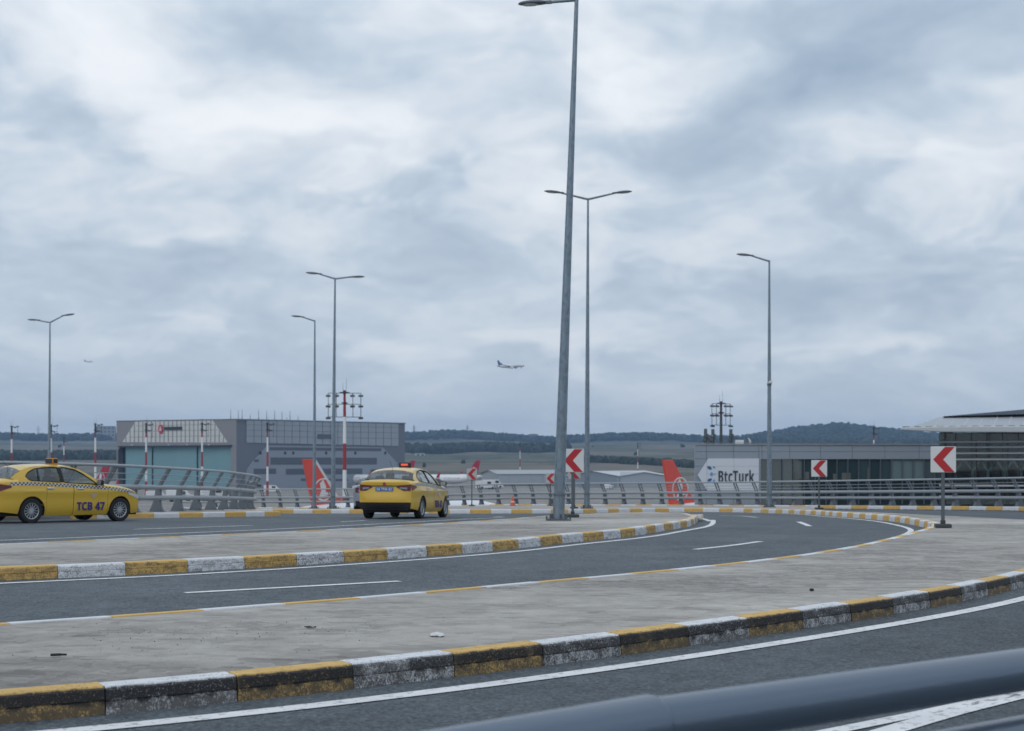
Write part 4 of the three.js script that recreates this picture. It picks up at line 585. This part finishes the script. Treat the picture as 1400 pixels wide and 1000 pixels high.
// sheds on the far apron
function shed(label, px0, px1, d0, d1, yTop, yEave, yBase, gable) {
  const a = W3(px0, yBase, d0), b = W3(px1, yBase, d1), L = Math.hypot(b.x - a.x, b.z - a.z), o = thing('airport_shed', label, 'shed', a, Math.atan2(-(b.z - a.z), b.x - a.x)), s = F / d0, he = (yBase - yEave) / s, ht = (yBase - yTop) / s, w = 26;
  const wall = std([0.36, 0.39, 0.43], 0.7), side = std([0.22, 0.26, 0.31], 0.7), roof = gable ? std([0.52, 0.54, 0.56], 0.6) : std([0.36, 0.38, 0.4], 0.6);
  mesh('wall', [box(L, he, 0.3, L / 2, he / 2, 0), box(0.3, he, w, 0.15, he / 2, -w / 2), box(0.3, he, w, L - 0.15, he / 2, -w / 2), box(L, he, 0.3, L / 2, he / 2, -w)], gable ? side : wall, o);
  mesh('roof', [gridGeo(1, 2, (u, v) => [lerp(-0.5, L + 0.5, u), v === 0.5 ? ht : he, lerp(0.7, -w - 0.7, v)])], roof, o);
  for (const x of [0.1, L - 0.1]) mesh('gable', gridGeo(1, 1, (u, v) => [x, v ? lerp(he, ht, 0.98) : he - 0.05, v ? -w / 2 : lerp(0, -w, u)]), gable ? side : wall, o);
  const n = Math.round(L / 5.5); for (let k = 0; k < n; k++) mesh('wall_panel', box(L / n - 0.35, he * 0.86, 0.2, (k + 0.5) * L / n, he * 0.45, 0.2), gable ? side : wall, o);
  return o;
}
shed('long pale shed with a low roof beyond the second taxi', 680, 772, 640, 650, 643, 648.5, 664, false);
shed('pale shed with a light roof behind the red tail fin', 846, 915, 600, 640, 644.5, 651.5, 666, true);
shed('grey shed joined to the pale shed behind the leaning lamp post', 772, 846, 640, 600, 645, 650.5, 666, false);

// ------------------------------------------------------------------ masts
function mast(label, px, d, topY, striped, big = false) {
  const p = W3(px, HY, d); p.y = d > 640 ? landY(px, d) : APRON; const o = thing('floodlight_mast', label, 'mast', p, rnd() * 0.5, 'floodlight masts'), h = EYE + (HY - topY) * d / F - p.y, r0 = 0.42, r1 = 0.22;
  if (striped) { const nb = Math.max(3, Math.round(h / 4.9)); for (let k = 0; k < nb; k++) { const a = k / nb, b = (k + 1) / nb, red = (nb - 1 - k) % 2 === 0; mesh('mast_section', new THREE.CylinderGeometry(lerp(r0, r1, b), lerp(r0, r1, a), h / nb, 12).translate(0, (a + b) / 2 * h, 0), red ? mastRed : mastWhite, o); } }
  else mesh('mast_section', new THREE.CylinderGeometry(r1, r0 * 1.1, h, 12).translate(0, h / 2, 0), darkGrey, o);
  const k = striped ? (big ? 0.62 : 0.42) : 0.42;
  mesh('head_ring', [cyl(0.9 * (big ? 1 : 0.7), 0.9 * (big ? 1 : 0.7), 0.18, 16, 0, h - 0.5, 0), cyl(0.4, 0.7, 0.2, 16, 0, h - 2.4, 0), cyl(0.32, 0.32, big ? 0.6 : 3.2, 10, 0, h - (big ? 0.6 : 3.2), 0), cyl(0.03, 0.02, 2.2, 5, 0.3, h, 0), cyl(0.03, 0.02, 1.3, 5, -0.3, h, 0)], darkGrey, o);
  const sides = big ? [-1, 1] : [1]; for (const m of sides) {
    const fr = [], rr = 0.06; for (const y of [0.5, 2.5, 4.8]) fr.push(bar(V(0, h - y, 0), V(m * 4.7 * k, h - y, 0), rr, 5)); for (const x of [2.4, 4.7]) fr.push(bar(V(m * x * k, h - 0.5, 0), V(m * x * k, h - 4.8, 0), rr, 5)); mesh('lamp_frame', big ? fr : fr.slice(0, 2).concat(fr.slice(4)), darkGrey, o);
    for (const [x, y] of big ? [[2.3, 1], [4.7, 1], [2.3, 2.9], [4.7, 2.9], [4.7, 5]] : [[2.6, 0.7], [4.7, 0.4], [2.3, 2.6]]) mesh('floodlight', [T(rbox(0.85, 0.3, 0.6, 0, 0, 0, 0.06, 1), m * x * k, h - y, 0.25, 0.3), box(0.12, 0.4, 0.12, m * x * k, h - y + 0.2, 0.1)], y > 2.5 ? darkGrey : galvDark, o);
  }
  return o;
}
mast('tall red and white floodlight mast in front of the hangar side', 471, 250, 534, true, true);
mast('red and white floodlight mast in front of the hangar corner', 365.5, 450, 578, true);
mast('red and white floodlight mast before the right half of the teal doors', 276, 450, 578, true);
mast('red and white floodlight mast before the left half of the teal doors', 199.5, 452, 578.5, true);
mast('red and white floodlight mast standing left of the hangar', 130, 455, 579, true);
mast('red and white floodlight mast just behind the double armed lamp post', 69.5, 480, 580.5, true);
mast('red and white floodlight mast above the boot of the taxi lettered TCB 47', 15.5, 480, 582, true);
mast('distant thin red and white mast above the taxi roof sign', 87, 780, 598, true);
mast('red and white floodlight mast behind the long pale shed', 711, 950, 606, true);
mast('red and white floodlight mast behind the shed with a light roof', 872, 950, 606, true);
mast('red and white mast rising behind the glass building roof', 1195, 500, 584, true);
mast('dark grey floodlight mast behind the white shop sign building', 986, 280, 549, false, true);

// ------------------------------------------------------------------ airliners. Local axes: x forward, y up, z right; origin on the ground below the wing
const jetWhite = phys([0.72, 0.73, 0.75], { roughness: 0.35, clearcoat: 0.5 });
function airliner(label, red, opt = {}) {
  const o = thing('airliner', label, 'aircraft', null, 0, opt.group), Rf = 1.98, yc = 3.6, body = opt.body || jetWhite, tailMat = std(red, 0.45);
  const prof = [[0.25, -19.6], [0.5, -19], [1.1, -16], [1.6, -13.4], [1.9, -11], [Rf, -8], [Rf, 10], [1.9, 12.5], [1.65, 14.4], [1.2, 16], [0.6, 17.2], [0.02, 17.7]];
  const fg = new THREE.LatheGeometry(prof.map(([r, y]) => new THREE.Vector2(r, y)), 24).rotateZ(-PI / 2); const fp = fg.attributes.position; for (let i = 0; i < fp.count; i++) { const x = fp.getX(i); if (x < -9) fp.setY(i, fp.getY(i) + (-9 - x) * 0.115); if (x > 12) fp.setY(i, fp.getY(i) - (x - 12) * 0.07); } fg.computeVertexNormals();
  const fus = mesh('fuselage', fg.translate(0, yc, 0), body, o);
  mesh('cockpit_window', [1, -1].map((m) => T(box(0.7, 0.35, 0.5), 15.7, yc + 0.45, m * 0.62, 0, m * -0.5, 0)), black, fus);
  for (const m of [1, -1]) mesh('window_row', Array.from({ length: 34 }, (_, k) => box(0.26, 0.34, 0.04, -10 + k * 0.66, yc + 0.5, m * 1.915)), darkGrey, fus);
  const flat3 = (pts, th) => new THREE.ExtrudeGeometry(shapeOf(pts), { depth: th, bevelEnabled: true, bevelSize: 0.05, bevelThickness: 0.05, bevelSegments: 1 });
  for (const m of [1, -1]) {
    const w = mesh('wing', flat3([[3.2, 1.5], [-2.8, 1.5], [-3.2, 6], [-5.6, 16.6], [-4.0, 16.9], [1.0, 6]], 0.35).rotateX(PI / 2).scale(1, 1, m).translate(0, 2.9, 0), body, o); const wp = w.geometry.attributes.position; for (let i = 0; i < wp.count; i++) wp.setY(i, wp.getY(i) + Math.abs(wp.getZ(i)) * 0.09); w.geometry.computeVertexNormals();
    if (!opt.plainWing) mesh('winglet', flat3([[-5.7, 0], [-4.2, 0], [-5.6, 2.3], [-6.3, 2.3]], 0.12).translate(0, 4.3, m * 16.75), tailMat, w);
    const en = mesh('engine', new THREE.LatheGeometry([[0.5, -2], [0.9, -0.8], [1.08, 0.6], [1.05, 1.7], [0.9, 1.85], [0.85, 1.5], [0.2, 1.3]].map(([r, y]) => new THREE.Vector2(r, y)), 20).rotateZ(-PI / 2).translate(2.8, 1.75, m * 5.7), opt.engine || body, o); mesh('pylon', box(2.4, 0.9, 0.2, 1.6, 2.9, m * 5.7), body, en);
    mesh('stabilizer', flat3([[-14.2, 0.6], [-17.4, 0.6], [-18.6, 6.1], [-17.2, 6.1]], 0.2).rotateX(PI / 2).scale(1, 1, m).translate(0, yc + 1.3, 0), body, o);
  }
  const fin = mesh('tail_fin', new THREE.ExtrudeGeometry(shapeOf([[-12.2, 5.3], [-17.6, 5.2], [-19.1, 11.6], [-17.2, 11.6], [-13.4, 6.6]]), { depth: 0.26, bevelEnabled: true, bevelSize: 0.04, bevelThickness: 0.05, bevelSegments: 1 }).translate(0, 0, -0.13), tailMat, o);
  if (opt.emblem) for (const m of [1, -1]) {
    const e = opt.emblem, cx = e[0], cy = e[1], r = e[2], ring = new THREE.TorusGeometry(r, r * 0.07, 6, 40).scale(1, 1, 0.2).translate(cx, cy, m * 0.21);
    const b = shapeOf([[-0.55, -0.85], [-0.25, -0.1], [-0.42, 0.55], [-0.05, 0.95], [0.28, 0.3], [0.22, -0.25], [0.75, -0.3], [0.7, -0.5], [0.05, -0.6], [-0.3, -0.95]].map(([x, y]) => [cx + x * r * (m > 0 ? 1 : 1), cy + y * r]));
    mesh('emblem', [prep(ring), prep(new THREE.ExtrudeGeometry(b, { depth: 0.02, bevelEnabled: false }).translate(0, 0, m * 0.2 - (m < 0 ? 0.02 : 0)))], signWhite, fin);
  }
  if (opt.edge) mesh('fin_leading_edge', new THREE.ExtrudeGeometry(shapeOf([[-17.5, 11.6], [-17.1, 11.62], [-13.5, 6.6], [-13.85, 6.5]]), { depth: 0.4, bevelEnabled: false }).translate(0, 0, -0.2), signWhite, fin);
  const gear = (x, z) => { const g = mesh('landing_gear', [bar(V(x, 2.4, z), V(x, 0.5, z), 0.13), T(cyl(0.52, 0.52, 0.8, 16), x, 0.52, z - 0.4, PI / 2)], darkGrey, o); return g; };
  gear(13.2, 0); gear(-1.2, 3.6); gear(-1.2, -3.6);
  return o;
}
function placeJet(o, px, d, heading, y = APRON, pitch = 0, roll = 0) { const p = W3(px, HY, d); o.position.set(p.x, y, p.z); o.rotation.set(roll, heading, pitch, 'YZX'); }
const airRed = [0.66, 0.07, 0.045], crimson = [0.36, 0.012, 0.04];
// heading: rotation about y; 0 points to +x. The offsets bring the fin to the column where it stands
function jetByFin(o, px, d, heading, y = APRON) { const p = W3(px, HY, d), c = Math.cos(heading), s = Math.sin(heading), fx = -17.2; o.position.set(p.x - fx * c, y, p.z + fx * s); o.rotation.y = heading; }
{
  const a = airliner('airliner with a red tail fin and white ring emblem beside the shop sign building', airRed, { emblem: [-15.75, 7.6, 1.55], plainWing: true, group: 'parked airliners' }); jetByFin(a, 919, 192, 0.7, APRON - 0.35);
  const b = airliner('parked airliner with a red tail fin edged in white between two lamp posts', airRed, { emblem: [-15.9, 7.5, 1.45], edge: true, plainWing: true, group: 'parked airliners' }); jetByFin(b, 430, 188, 0.72, APRON - 0.25);
  const c = airliner('far white airliner with crimson tail behind the second taxi', crimson, { emblem: [-16.0, 7.6, 1.2], group: 'parked airliners' }); jetByFin(c, 651, 600, PI - 0.25);
  const e = airliner('far white airliner whose crimson tail shows above the roof of the second taxi', crimson, { emblem: [-16.0, 7.6, 1.2], group: 'parked airliners' }); jetByFin(e, 562, 600, PI - 0.35);
  const f = airliner('parked airliner whose crimson tail shows between the taxi bonnet and the curved railing', crimson, { emblem: [-15.6, 7.6, 1.6], group: 'parked airliners' }); jetByFin(f, 143, 400, PI - 0.5, APRON - 1.2);
  const g = airliner('airliner flying low with its wheels down over the far hills', [0.06, 0.09, 0.2], { group: 'flying airliners' }); placeJet(g, 699.5, 1700, -0.42, EYE + (HY - 501) * 1700 / F - 3.4, 0.03);
  const h = airliner('tiny jet in the grey sky beyond the double armed lamp post', [0.1, 0.12, 0.16], { group: 'flying airliners' }); placeJet(h, 121, 2400, -0.25, EYE + (HY - 494.5) * 2400 / F - 1.7, 0.0); h.scale.setScalar(0.46);
}
// apron vehicles: small vans and stair trucks
function van(label, px, d, col, turn, big = 1) {
  const p = W3(px, HY, d); p.y = APRON; const o = thing('service_van', label, 'van', p, turn, 'apron vehicles'), k = big;
  const sh = shapeOf([[-2.4, 0.4], [2.4, 0.4], [2.4, 1.1], [1.6, 1.3], [1.0, 2.1], [-2.4, 2.15]]); mesh('body', new THREE.ExtrudeGeometry(sh, { depth: 1.8, bevelEnabled: true, bevelSize: 0.06, bevelThickness: 0.06, bevelSegments: 2 }).translate(0, 0, -0.9).scale(k, k, k), col, o);
  mesh('window', [box(1.1, 0.55, 1.96, 0.5, 1.65, 0).scale(k, k, k)], black, o); for (const x of [-1.5, 1.5]) for (const z of [-0.9, 0.9]) mesh('wheel', T(cyl(0.36, 0.36, 0.25, 14), x, 0.36, z - 0.12, PI / 2).scale(k, k, k), rubber, o);
}
const vw = std([0.72, 0.73, 0.74], 0.5), vg = std([0.16, 0.18, 0.2], 0.5);
van('white service van on the apron before the teal hangar doors', 176, 470, vw, 0.2); van('dark service van on the apron before the hangar side', 352, 520, vg, 0.1, 1.3); van('white service truck on the apron beyond the second taxi', 664, 560, vw, 0.5, 1.6); van('white service truck beside the long pale shed', 674, 575, vw, 0.7, 1.7);
van('grey service van on the apron behind the curved railing', 372, 500, vw, 0.1, 1.2); van('white service van on the apron behind the long railing by the leaning lamp post', 832, 560, vw, 1.2, 1.2); van('dark service van before the hangar side near the tall mast', 486, 560, vg, 0.3, 1.2);

van('white van on the apron seen low through the curved railing', 214, 400, vw, 0.4, 1.2); van('white baggage truck on the apron behind the bars of the curved railing', 246, 385, vw, 0.15, 1.5); van('pale lorry on the apron near the end of the curved railing', 292, 395, vw, 0.6, 1.6); van('grey lorry on the apron at the end of the curved railing', 325, 410, vg, 0.2, 1.5);

// ------------------------------------------------------------------ the glass building with the shop sign
const panelMat = std([0.275, 0.31, 0.365], 0.5, 0.15), panelDk = std([0.10, 0.12, 0.145], 0.6);
{
  const o = thing('pier_building', 'grey panelled airport building with a white shop sign and a row of windows', 'building');
  const f = facade(o, [950, 120], [1300, 122]), R = (a, b, c, d, w, t) => f.rect(a, b, c, d, w, t);
  const back = std([0.09, 0.1, 0.11], 0.9);
  mesh('core_wall', [f.at(new THREE.ExtrudeGeometry(shapeOf([[0.1, 0.3], [f.L, 0.3], [f.L, 18], [5.2, 18]]), { depth: f.v(1100, 608.7), bevelEnabled: false }).rotateX(-PI / 2), 0, 0, 0), R(950, 690, 1300, 745, -0.4, 0.3)], back, o);
  const seams = [950, 966, 1003, 1037.5]; for (let k = 0; k < 3; k++) for (const [a, b] of [[608.5, 617.5], [618, 627.4], [627.9, 637.5], [638, 648], [648.5, 659], [659.5, 670.5], [671, 690]]) mesh('wall_panel', R(seams[k] + 0.22, a, seams[k + 1] - 0.22, b, -0.1, 0.22), panelMat, o);
  const top = [1037.5, 1042, 1080, 1122, 1165.5, 1210, 1257, 1300]; for (let k = 0; k < 7; k++) for (const [a, b] of [[608.5, 617.6], [618, 628]]) mesh('wall_panel', R(top[k] + 0.22, a, top[k + 1] - 0.22, b, -0.1, 0.22), panelMat, o);
  mesh('wall_panel', R(1037.7, 628, 1040.3, 690, -0.1, 0.22), panelMat, o);
  mesh('coping', R(949.6, 607.3, 1300, 608.4, -0.1, 0.5), railSteel, o);
  mesh('roof_rail', [f.at(box(f.L, 0.04, 0.04, f.L / 2, 0, 0), 0, f.v(1100, 606), -0.4), ...Array.from({ length: 22 }, (_, k) => f.at(box(0.05, 0.14, 0.05, 0, -0.05, 0), (k + 0.5) * f.L / 22, f.v(1100, 606), -0.4))], galv, o);
  const rowsW = [[628.4, 657.2], [657.7, 690]], pane = [[0.035, 0.06, 0.068], [0.05, 0.085, 0.092], [0.028, 0.045, 0.052], [0.17, 0.235, 0.24], [0.08, 0.115, 0.12]].map((c) => phys(c, { roughness: 0.06, clearcoat: 1, clearcoatRoughness: 0.03 }));
  const pick = [2, 2, 0, 2, 0, 0, 2, 0, 0, 1, 0, 1, 3, 3, 3, 4, 1, 2]; let x = 1040.6, k = 0; while (x < 1298) { const w = 14.9, e = Math.min(x + w, 1299.5); for (const [a, b] of rowsW) { const wn = mesh('window', R(x + 0.35, a, e - 0.35, b, -0.22 - rnd() * 0.012, 0.05), pane[a < 640 ? pick[k % 18] : 2], o); void wn; } mesh('mullion', R(e - 0.35, 628, e + 0.35, 690, -0.12, 0.26), panelDk, o); x = e; k++; if (e > 1299) break; }
  mesh('transom', R(1040.5, 657.0, 1299, 657.9, -0.14, 0.2), panelDk, o);
  for (const [a, b, c, d] of [[1086, 647, 1093, 656], [1101, 645.5, 1107, 656.5], [1140, 648, 1146, 656.5], [1152, 647, 1164, 656.5], [1187, 640, 1190, 657]]) mesh('blind', R(a, b, c, d, -0.155, 0.02), std([0.12, 0.13, 0.12], 0.8), o);
  // sign
  const sg = mesh('shop_sign', f.poly([[953.5, 650], [968, 627.2], [1037, 627.2], [1037, 671], [966.5, 671]], 0.06, 0.12), std([0.60, 0.63, 0.69], 0.5), o);
  const cx = f.u(1006.2), cy = f.v(1006, 651.6), k1 = f.A.z / -F * -1; const m1 = -f.A.z / F; // metres per pixel there
  const lt = text('BtcTurk', 1, 0.03, font); lt.computeBoundingBox(); const bb = lt.boundingBox, sx = 50 * m1 / (bb.max.x - bb.min.x), sy = 17.5 * m1 / (bb.max.y - bb.min.y); lt.scale(sx, sy, 1);
  mesh('sign_lettering', f.at(lt, cx, cy, 0.185), std([0.03, 0.045, 0.065], 0.5), sg);
  const navy = std([0.03, 0.09, 0.26], 0.4), sky = std([0.12, 0.3, 0.55], 0.4);
  const leaf = (l, w) => { const s = new THREE.Shape(); s.moveTo(-l, 0); s.quadraticCurveTo(0, w * 2.4, l, 0); s.quadraticCurveTo(0, -w * 2.4, -l, 0); return new THREE.ExtrudeGeometry(s, { depth: 0.03, bevelEnabled: false }); };
  for (const [px, py, l, w, a, mt] of [[969.5, 640, 3.1, 1.3, -0.6, navy], [975.6, 639.2, 1.8, 0.8, -0.75, sky], [972.3, 648.7, 2.0, 1.7, 0, sky], [969.6, 656.8, 3.1, 1.3, 0.6, navy], [975.4, 657.8, 2.1, 0.9, 0.85, sky], [976.5, 648.5, 0.9, 0.6, 0, sky]]) mesh('sign_petal', f.at(leaf(l * m1 * 1.25, w * m1 * 1.35).rotateZ(a), f.u(px), f.v(px, py), 0.185), mt, sg);
  for (const xx of [966, 1003]) mesh('sign_joint', R(xx - 0.15, 627.4, xx + 0.15, 670.8, 0.182, 0.012), panelMat, sg); for (const yy of [637.8, 648.3, 659.3]) mesh('sign_joint', R(966.5, yy - 0.15, 1037, yy + 0.15, 0.182, 0.012), panelMat, sg);
}
// aerials and plant on its roof
function roofAerial(label, px, topY, kind) {
  const d = 126, p = W3(px, 608.6, d), h = (608.6 - topY) * d / F, o = thing(kind === 'box' ? 'roof_unit' : 'roof_aerial', label, kind === 'box' ? 'roof unit' : 'aerial', p);
  if (kind === 'box') { mesh('casing', rbox(0.75, h * 0.8, 0.6, 0, h * 0.42, 0, 0.05), vw, o); mesh('dish', T(new THREE.SphereGeometry(0.42, 14, 8, 0, 2 * PI, 0, 0.9), 0.65, h * 0.42, 0, 0, 0, -PI / 2 + 0.4), signWhite, o); return; }
  const g = []; for (const [x, z] of [[-0.11, -0.11], [0.11, -0.11], [0, 0.13]]) g.push(cyl(0.035, 0.035, h, 6, x, 0, z)); for (let k = 0; k < 9; k++) g.push(bar(V(k % 2 ? 0.11 : -0.11, k * h / 9, -0.1), V(k % 2 ? -0.11 : 0.11, (k + 1) * h / 9, 0.1), 0.018, 4)); mesh('lattice', g, darkGrey, o);
  mesh('panel_antenna', [rbox(0.22, 0.5, 0.14, 0, h - 0.25, 0.16, 0.03), rbox(0.2, 0.4, 0.14, 0.16, h * 0.55, 0.1, 0.03), rbox(0.3, 0.28, 0.2, -0.14, h * 0.3, 0.1, 0.03)], galvDark, o);
  mesh('stay', [bar(V(0, h * 0.5, 0), V(0.75, 0, 0), 0.014, 4), bar(V(0, h * 0.5, 0), V(-0.6, 0, 0), 0.014, 4)], darkGrey, o);
}
roofAerial('slim lattice aerial at the corner of the sign building roof', 965, 586.5, 'mast'); roofAerial('lattice aerial with boxes beside the dark floodlight mast', 975, 587, 'mast'); roofAerial('lattice aerial standing alone near the white roof unit', 999.5, 587, 'mast'); roofAerial('white roof unit with a small dish on the sign building', 1011, 600.5, 'box'); roofAerial('short aerial low on the sign building roof', 970, 595, 'mast');

// ------------------------------------------------------------------ terminal with the overhanging roof
{
  const o = thing('terminal_building', 'glass terminal with silver louvres under an overhanging metal roof', 'building');
  const f = facade(o, [1285, 104], [1720, 96]), R = (a, b, c, d, w, t) => f.rect(a, b, c, d, w, t);
  const metal = std([0.44, 0.465, 0.49], 0.42, 0.35), roofM = std([0.36, 0.385, 0.41], 0.5, 0.2), fin = std([0.36, 0.39, 0.42], 0.45, 0.3), room = std([0.035, 0.045, 0.05], 0.9), tint = phys([0.62, 0.72, 0.73], { roughness: 0.03, transmission: 1, thickness: 0, ior: 1.5 }), colm = std([0.5, 0.54, 0.54], 0.6);
  const HB = f.v(1400, 588); // underside of the roof
  mesh('inner_wall', [f.at(box(f.L, HB, 0.3, f.L / 2, HB / 2, 0), 0, 0, -9), f.at(box(0.3, HB, 9, 0, HB / 2, -4.5), 0.2, 0, -0.3), f.at(box(f.L, 0.25, 9, f.L / 2, f.v(1400, 603), -4.5), 0, 0, -0.3), f.at(box(f.L, 0.25, 9, f.L / 2, f.v(1400, 659), -4.5), 0, 0, -0.3), f.at(box(f.L, 0.25, 9, f.L / 2, f.v(1400, 690), -4.5), 0, 0, -0.3)], room, o);
  for (let x = 1285; x < 1715; x += 21.5) for (const [a, b] of [[590.5, 603], [605.5, 627], [630, 657], [659.5, 690]]) mesh('window', R(x + 0.5, a, x + 21, b, -0.2, 0.03), tint, o);
  for (let x = 1285; x < 1720; x += 21.5) mesh('mullion', R(x - 0.4, 590, x + 0.4, 692, -0.14, 0.16), darkGrey, o);
  for (const y of [604.2, 611.6, 620, 628.6]) mesh('louvre', f.at(new THREE.CylinderGeometry(0.085, 0.085, f.L, 8).scale(1, 1, 1.6).rotateZ(PI / 2).translate(f.L / 2, 0, 0), 0, f.v(1400, y), 0.35), fin, o);
  for (const y of [664.5, 672, 680]) mesh('louvre', f.at(new THREE.CylinderGeometry(0.07, 0.07, f.L, 8).rotateZ(PI / 2).translate(f.L / 2, 0, 0), 0, f.v(1400, y), 0.3), fin, o);
  for (let x = 1292; x < 1720; x += 43) mesh('louvre_bracket', R(x - 0.4, 602, x + 0.4, 690, 0.1, 0.3), darkGrey, o);
  for (const x of [1303, 1327.5, 1349, 1372, 1395, 1419]) { const u = f.u(x), yb = f.v(x, 660), ym = f.v(x, 645), yt = f.v(x, 629), du = 0.62; mesh('y_column', [f.at(bar(V(0, yb, 0), V(0, ym, 0), 0.10, 8), u, 0, -2.2), f.at(bar(V(0, ym, 0), V(-du, yt, 0), 0.085, 8), u, 0, -2.2), f.at(bar(V(0, ym, 0), V(du, yt, 0), 0.085, 8), u, 0, -2.2)], colm, o); }
  // roof: a wing with a thin tip that reaches out past the wall
  const zoff = 1.6, U = (x) => f.u(x), y0 = f.v(1285, 590.5), yf = f.v(1330, 585);
  const wing = new THREE.Shape(); wing.moveTo(U(1236), f.v(1236, 588.4)); wing.lineTo(U(1290), y0 - 0.02); wing.lineTo(U(1720), f.v(1720, 592.5)); wing.lineTo(U(1720), f.v(1720, 583)); wing.lineTo(U(1290), yf); wing.lineTo(U(1240), f.v(1240, 586.6)); mesh('roof_edge', f.at(new THREE.ExtrudeGeometry(wing, { depth: 0.5, bevelEnabled: true, bevelSize: 0.06, bevelThickness: 0.08, bevelSegments: 2 }), 0, 0, zoff), metal, o);
  const slope = []; const nP = 24; for (let k = 0; k < nP; k++) { const a = lerp(1239, 1720, k / nP), b = lerp(1239, 1720, (k + 1) / nP); slope.push([a, b]); }
  const up = (x) => f.v(1330, 573.5) + 0.1, rise = (x) => sstep(1239, 1286, x); for (const [a, b] of slope) { const ua = U(a) + 0.02, ub = U(b) - 0.02, g = gridGeo(2, 2, (s, t) => { const x = lerp(a, b, s), u = lerp(ua, ub, s), back = 7 * rise(x) + 0.4; return [u, lerp(f.v(x, 585.2), lerp(f.v(x, 585.2), up(x) + 0.35, rise(x)), t), -t * back]; }); mesh('roof_panel', f.at(g, 0, 0, zoff), roofM, o); }
  mesh('snow_guard', Array.from({ length: 30 }, (_, k) => f.at(box(0.5, 0.1, 0.06, 0, 0, 0), U(1242) + k * 0.82, f.v(1300, 584.3), zoff - 0.3)), darkGrey, o);
  const hi = new THREE.Shape(); hi.moveTo(U(1282), up(1282) + 0.28); hi.lineTo(U(1400), up(1400) + 0.28 + 0.1); hi.lineTo(U(1720), up(1700) + 0.1); hi.lineTo(U(1720), f.v(1720, 555)); hi.lineTo(U(1400), f.v(1400, 563.5) + 0.35); mesh('upper_roof', f.at(new THREE.ExtrudeGeometry(hi, { depth: 6, bevelEnabled: false }), 0, 0, zoff - 12), std([0.10, 0.12, 0.15], 0.6), o);
}

// ------------------------------------------------------------------ far skyline
function farBlock(label, px, d, w, h, dep, col) { const p = W3(px, HY, d); p.y = landY(px, d) - 2; const o = thing('far_building', label, 'building', p, 0.2, 'far buildings'); mesh('wall', box(w, h, dep, 0, h / 2, 0), col, o); mesh('roof', box(w + 1, 0.8, dep + 1, 0, h + 0.4, 0), galvDark, o); const n = Math.max(2, Math.floor(w / 9)), r = Math.max(1, Math.floor(h / 7)); for (let a = 0; a < n; a++) for (let b = 0; b < r; b++) mesh('window', box(w / n * 0.5, h / r * 0.4, 0.4, -w / 2 + (a + 0.5) * w / n, (b + 0.55) * h / r, dep / 2 + 0.1), darkGrey, o); }
farBlock('broad hazy building on the far ridge left of the hangar', 144, 3300, 46, 34, 30, std([0.3, 0.3, 0.3], 0.9));
farBlock('small block on the far ridge above the long pale shed', 729.5, 3500, 18, 20, 14, std([0.24, 0.25, 0.27], 0.9));
farBlock('low white building among the trees above the long pale shed', 703, 2150, 30, 4.5, 12, std([0.6, 0.62, 0.63], 0.9));
farBlock('long low white building among the trees left of the mast behind the shed', 724, 2140, 22, 4, 12, std([0.6, 0.62, 0.63], 0.9));
farBlock('hazy house on the far ridge above the taxi lettered TCB 47', 105, 3500, 16, 12, 12, std([0.5, 0.45, 0.42], 0.9));
farBlock('pale house at the foot of the woods right of the hangar', 574, 1900, 12, 5, 10, std([0.55, 0.56, 0.56], 0.9));
function pylon(label, px, d, h) { const p = W3(px, HY, d); p.y = landY(px, d) - 1; const o = thing('power_pylon', label, 'pylon', p, 0.3, 'power pylons'), g = []; for (const [x, z] of [[-1, -1], [1, -1], [-1, 1], [1, 1]]) g.push(bar(V(x * h * 0.1, 0, z * h * 0.1), V(x * 0.4, h, z * 0.4), 0.28, 4)); for (let k = 1; k < 6; k++) { const w = lerp(h * 0.1, 0.4, k / 6), y = k * h / 6; g.push(bar(V(-w, y, -w), V(w, y + h / 7, -w), 0.18, 4), bar(V(w, y, w), V(-w, y + h / 7, w), 0.18, 4)); } mesh('lattice', g, galvDark, o); mesh('crossarm', [box(h * 0.42, 0.5, 0.5, 0, h * 0.72, 0), box(h * 0.34, 0.5, 0.5, 0, h * 0.85, 0)], galvDark, o); }
pylon('thin power pylon on the ridge just right of the hangar', 566, 3450, 34); pylon('thin power pylon on the ridge above the second taxi', 639, 3450, 30); pylon('thin tower on the far ridge beside the double armed lamp post', 52, 3500, 36);

renderer.render(scene, camera);
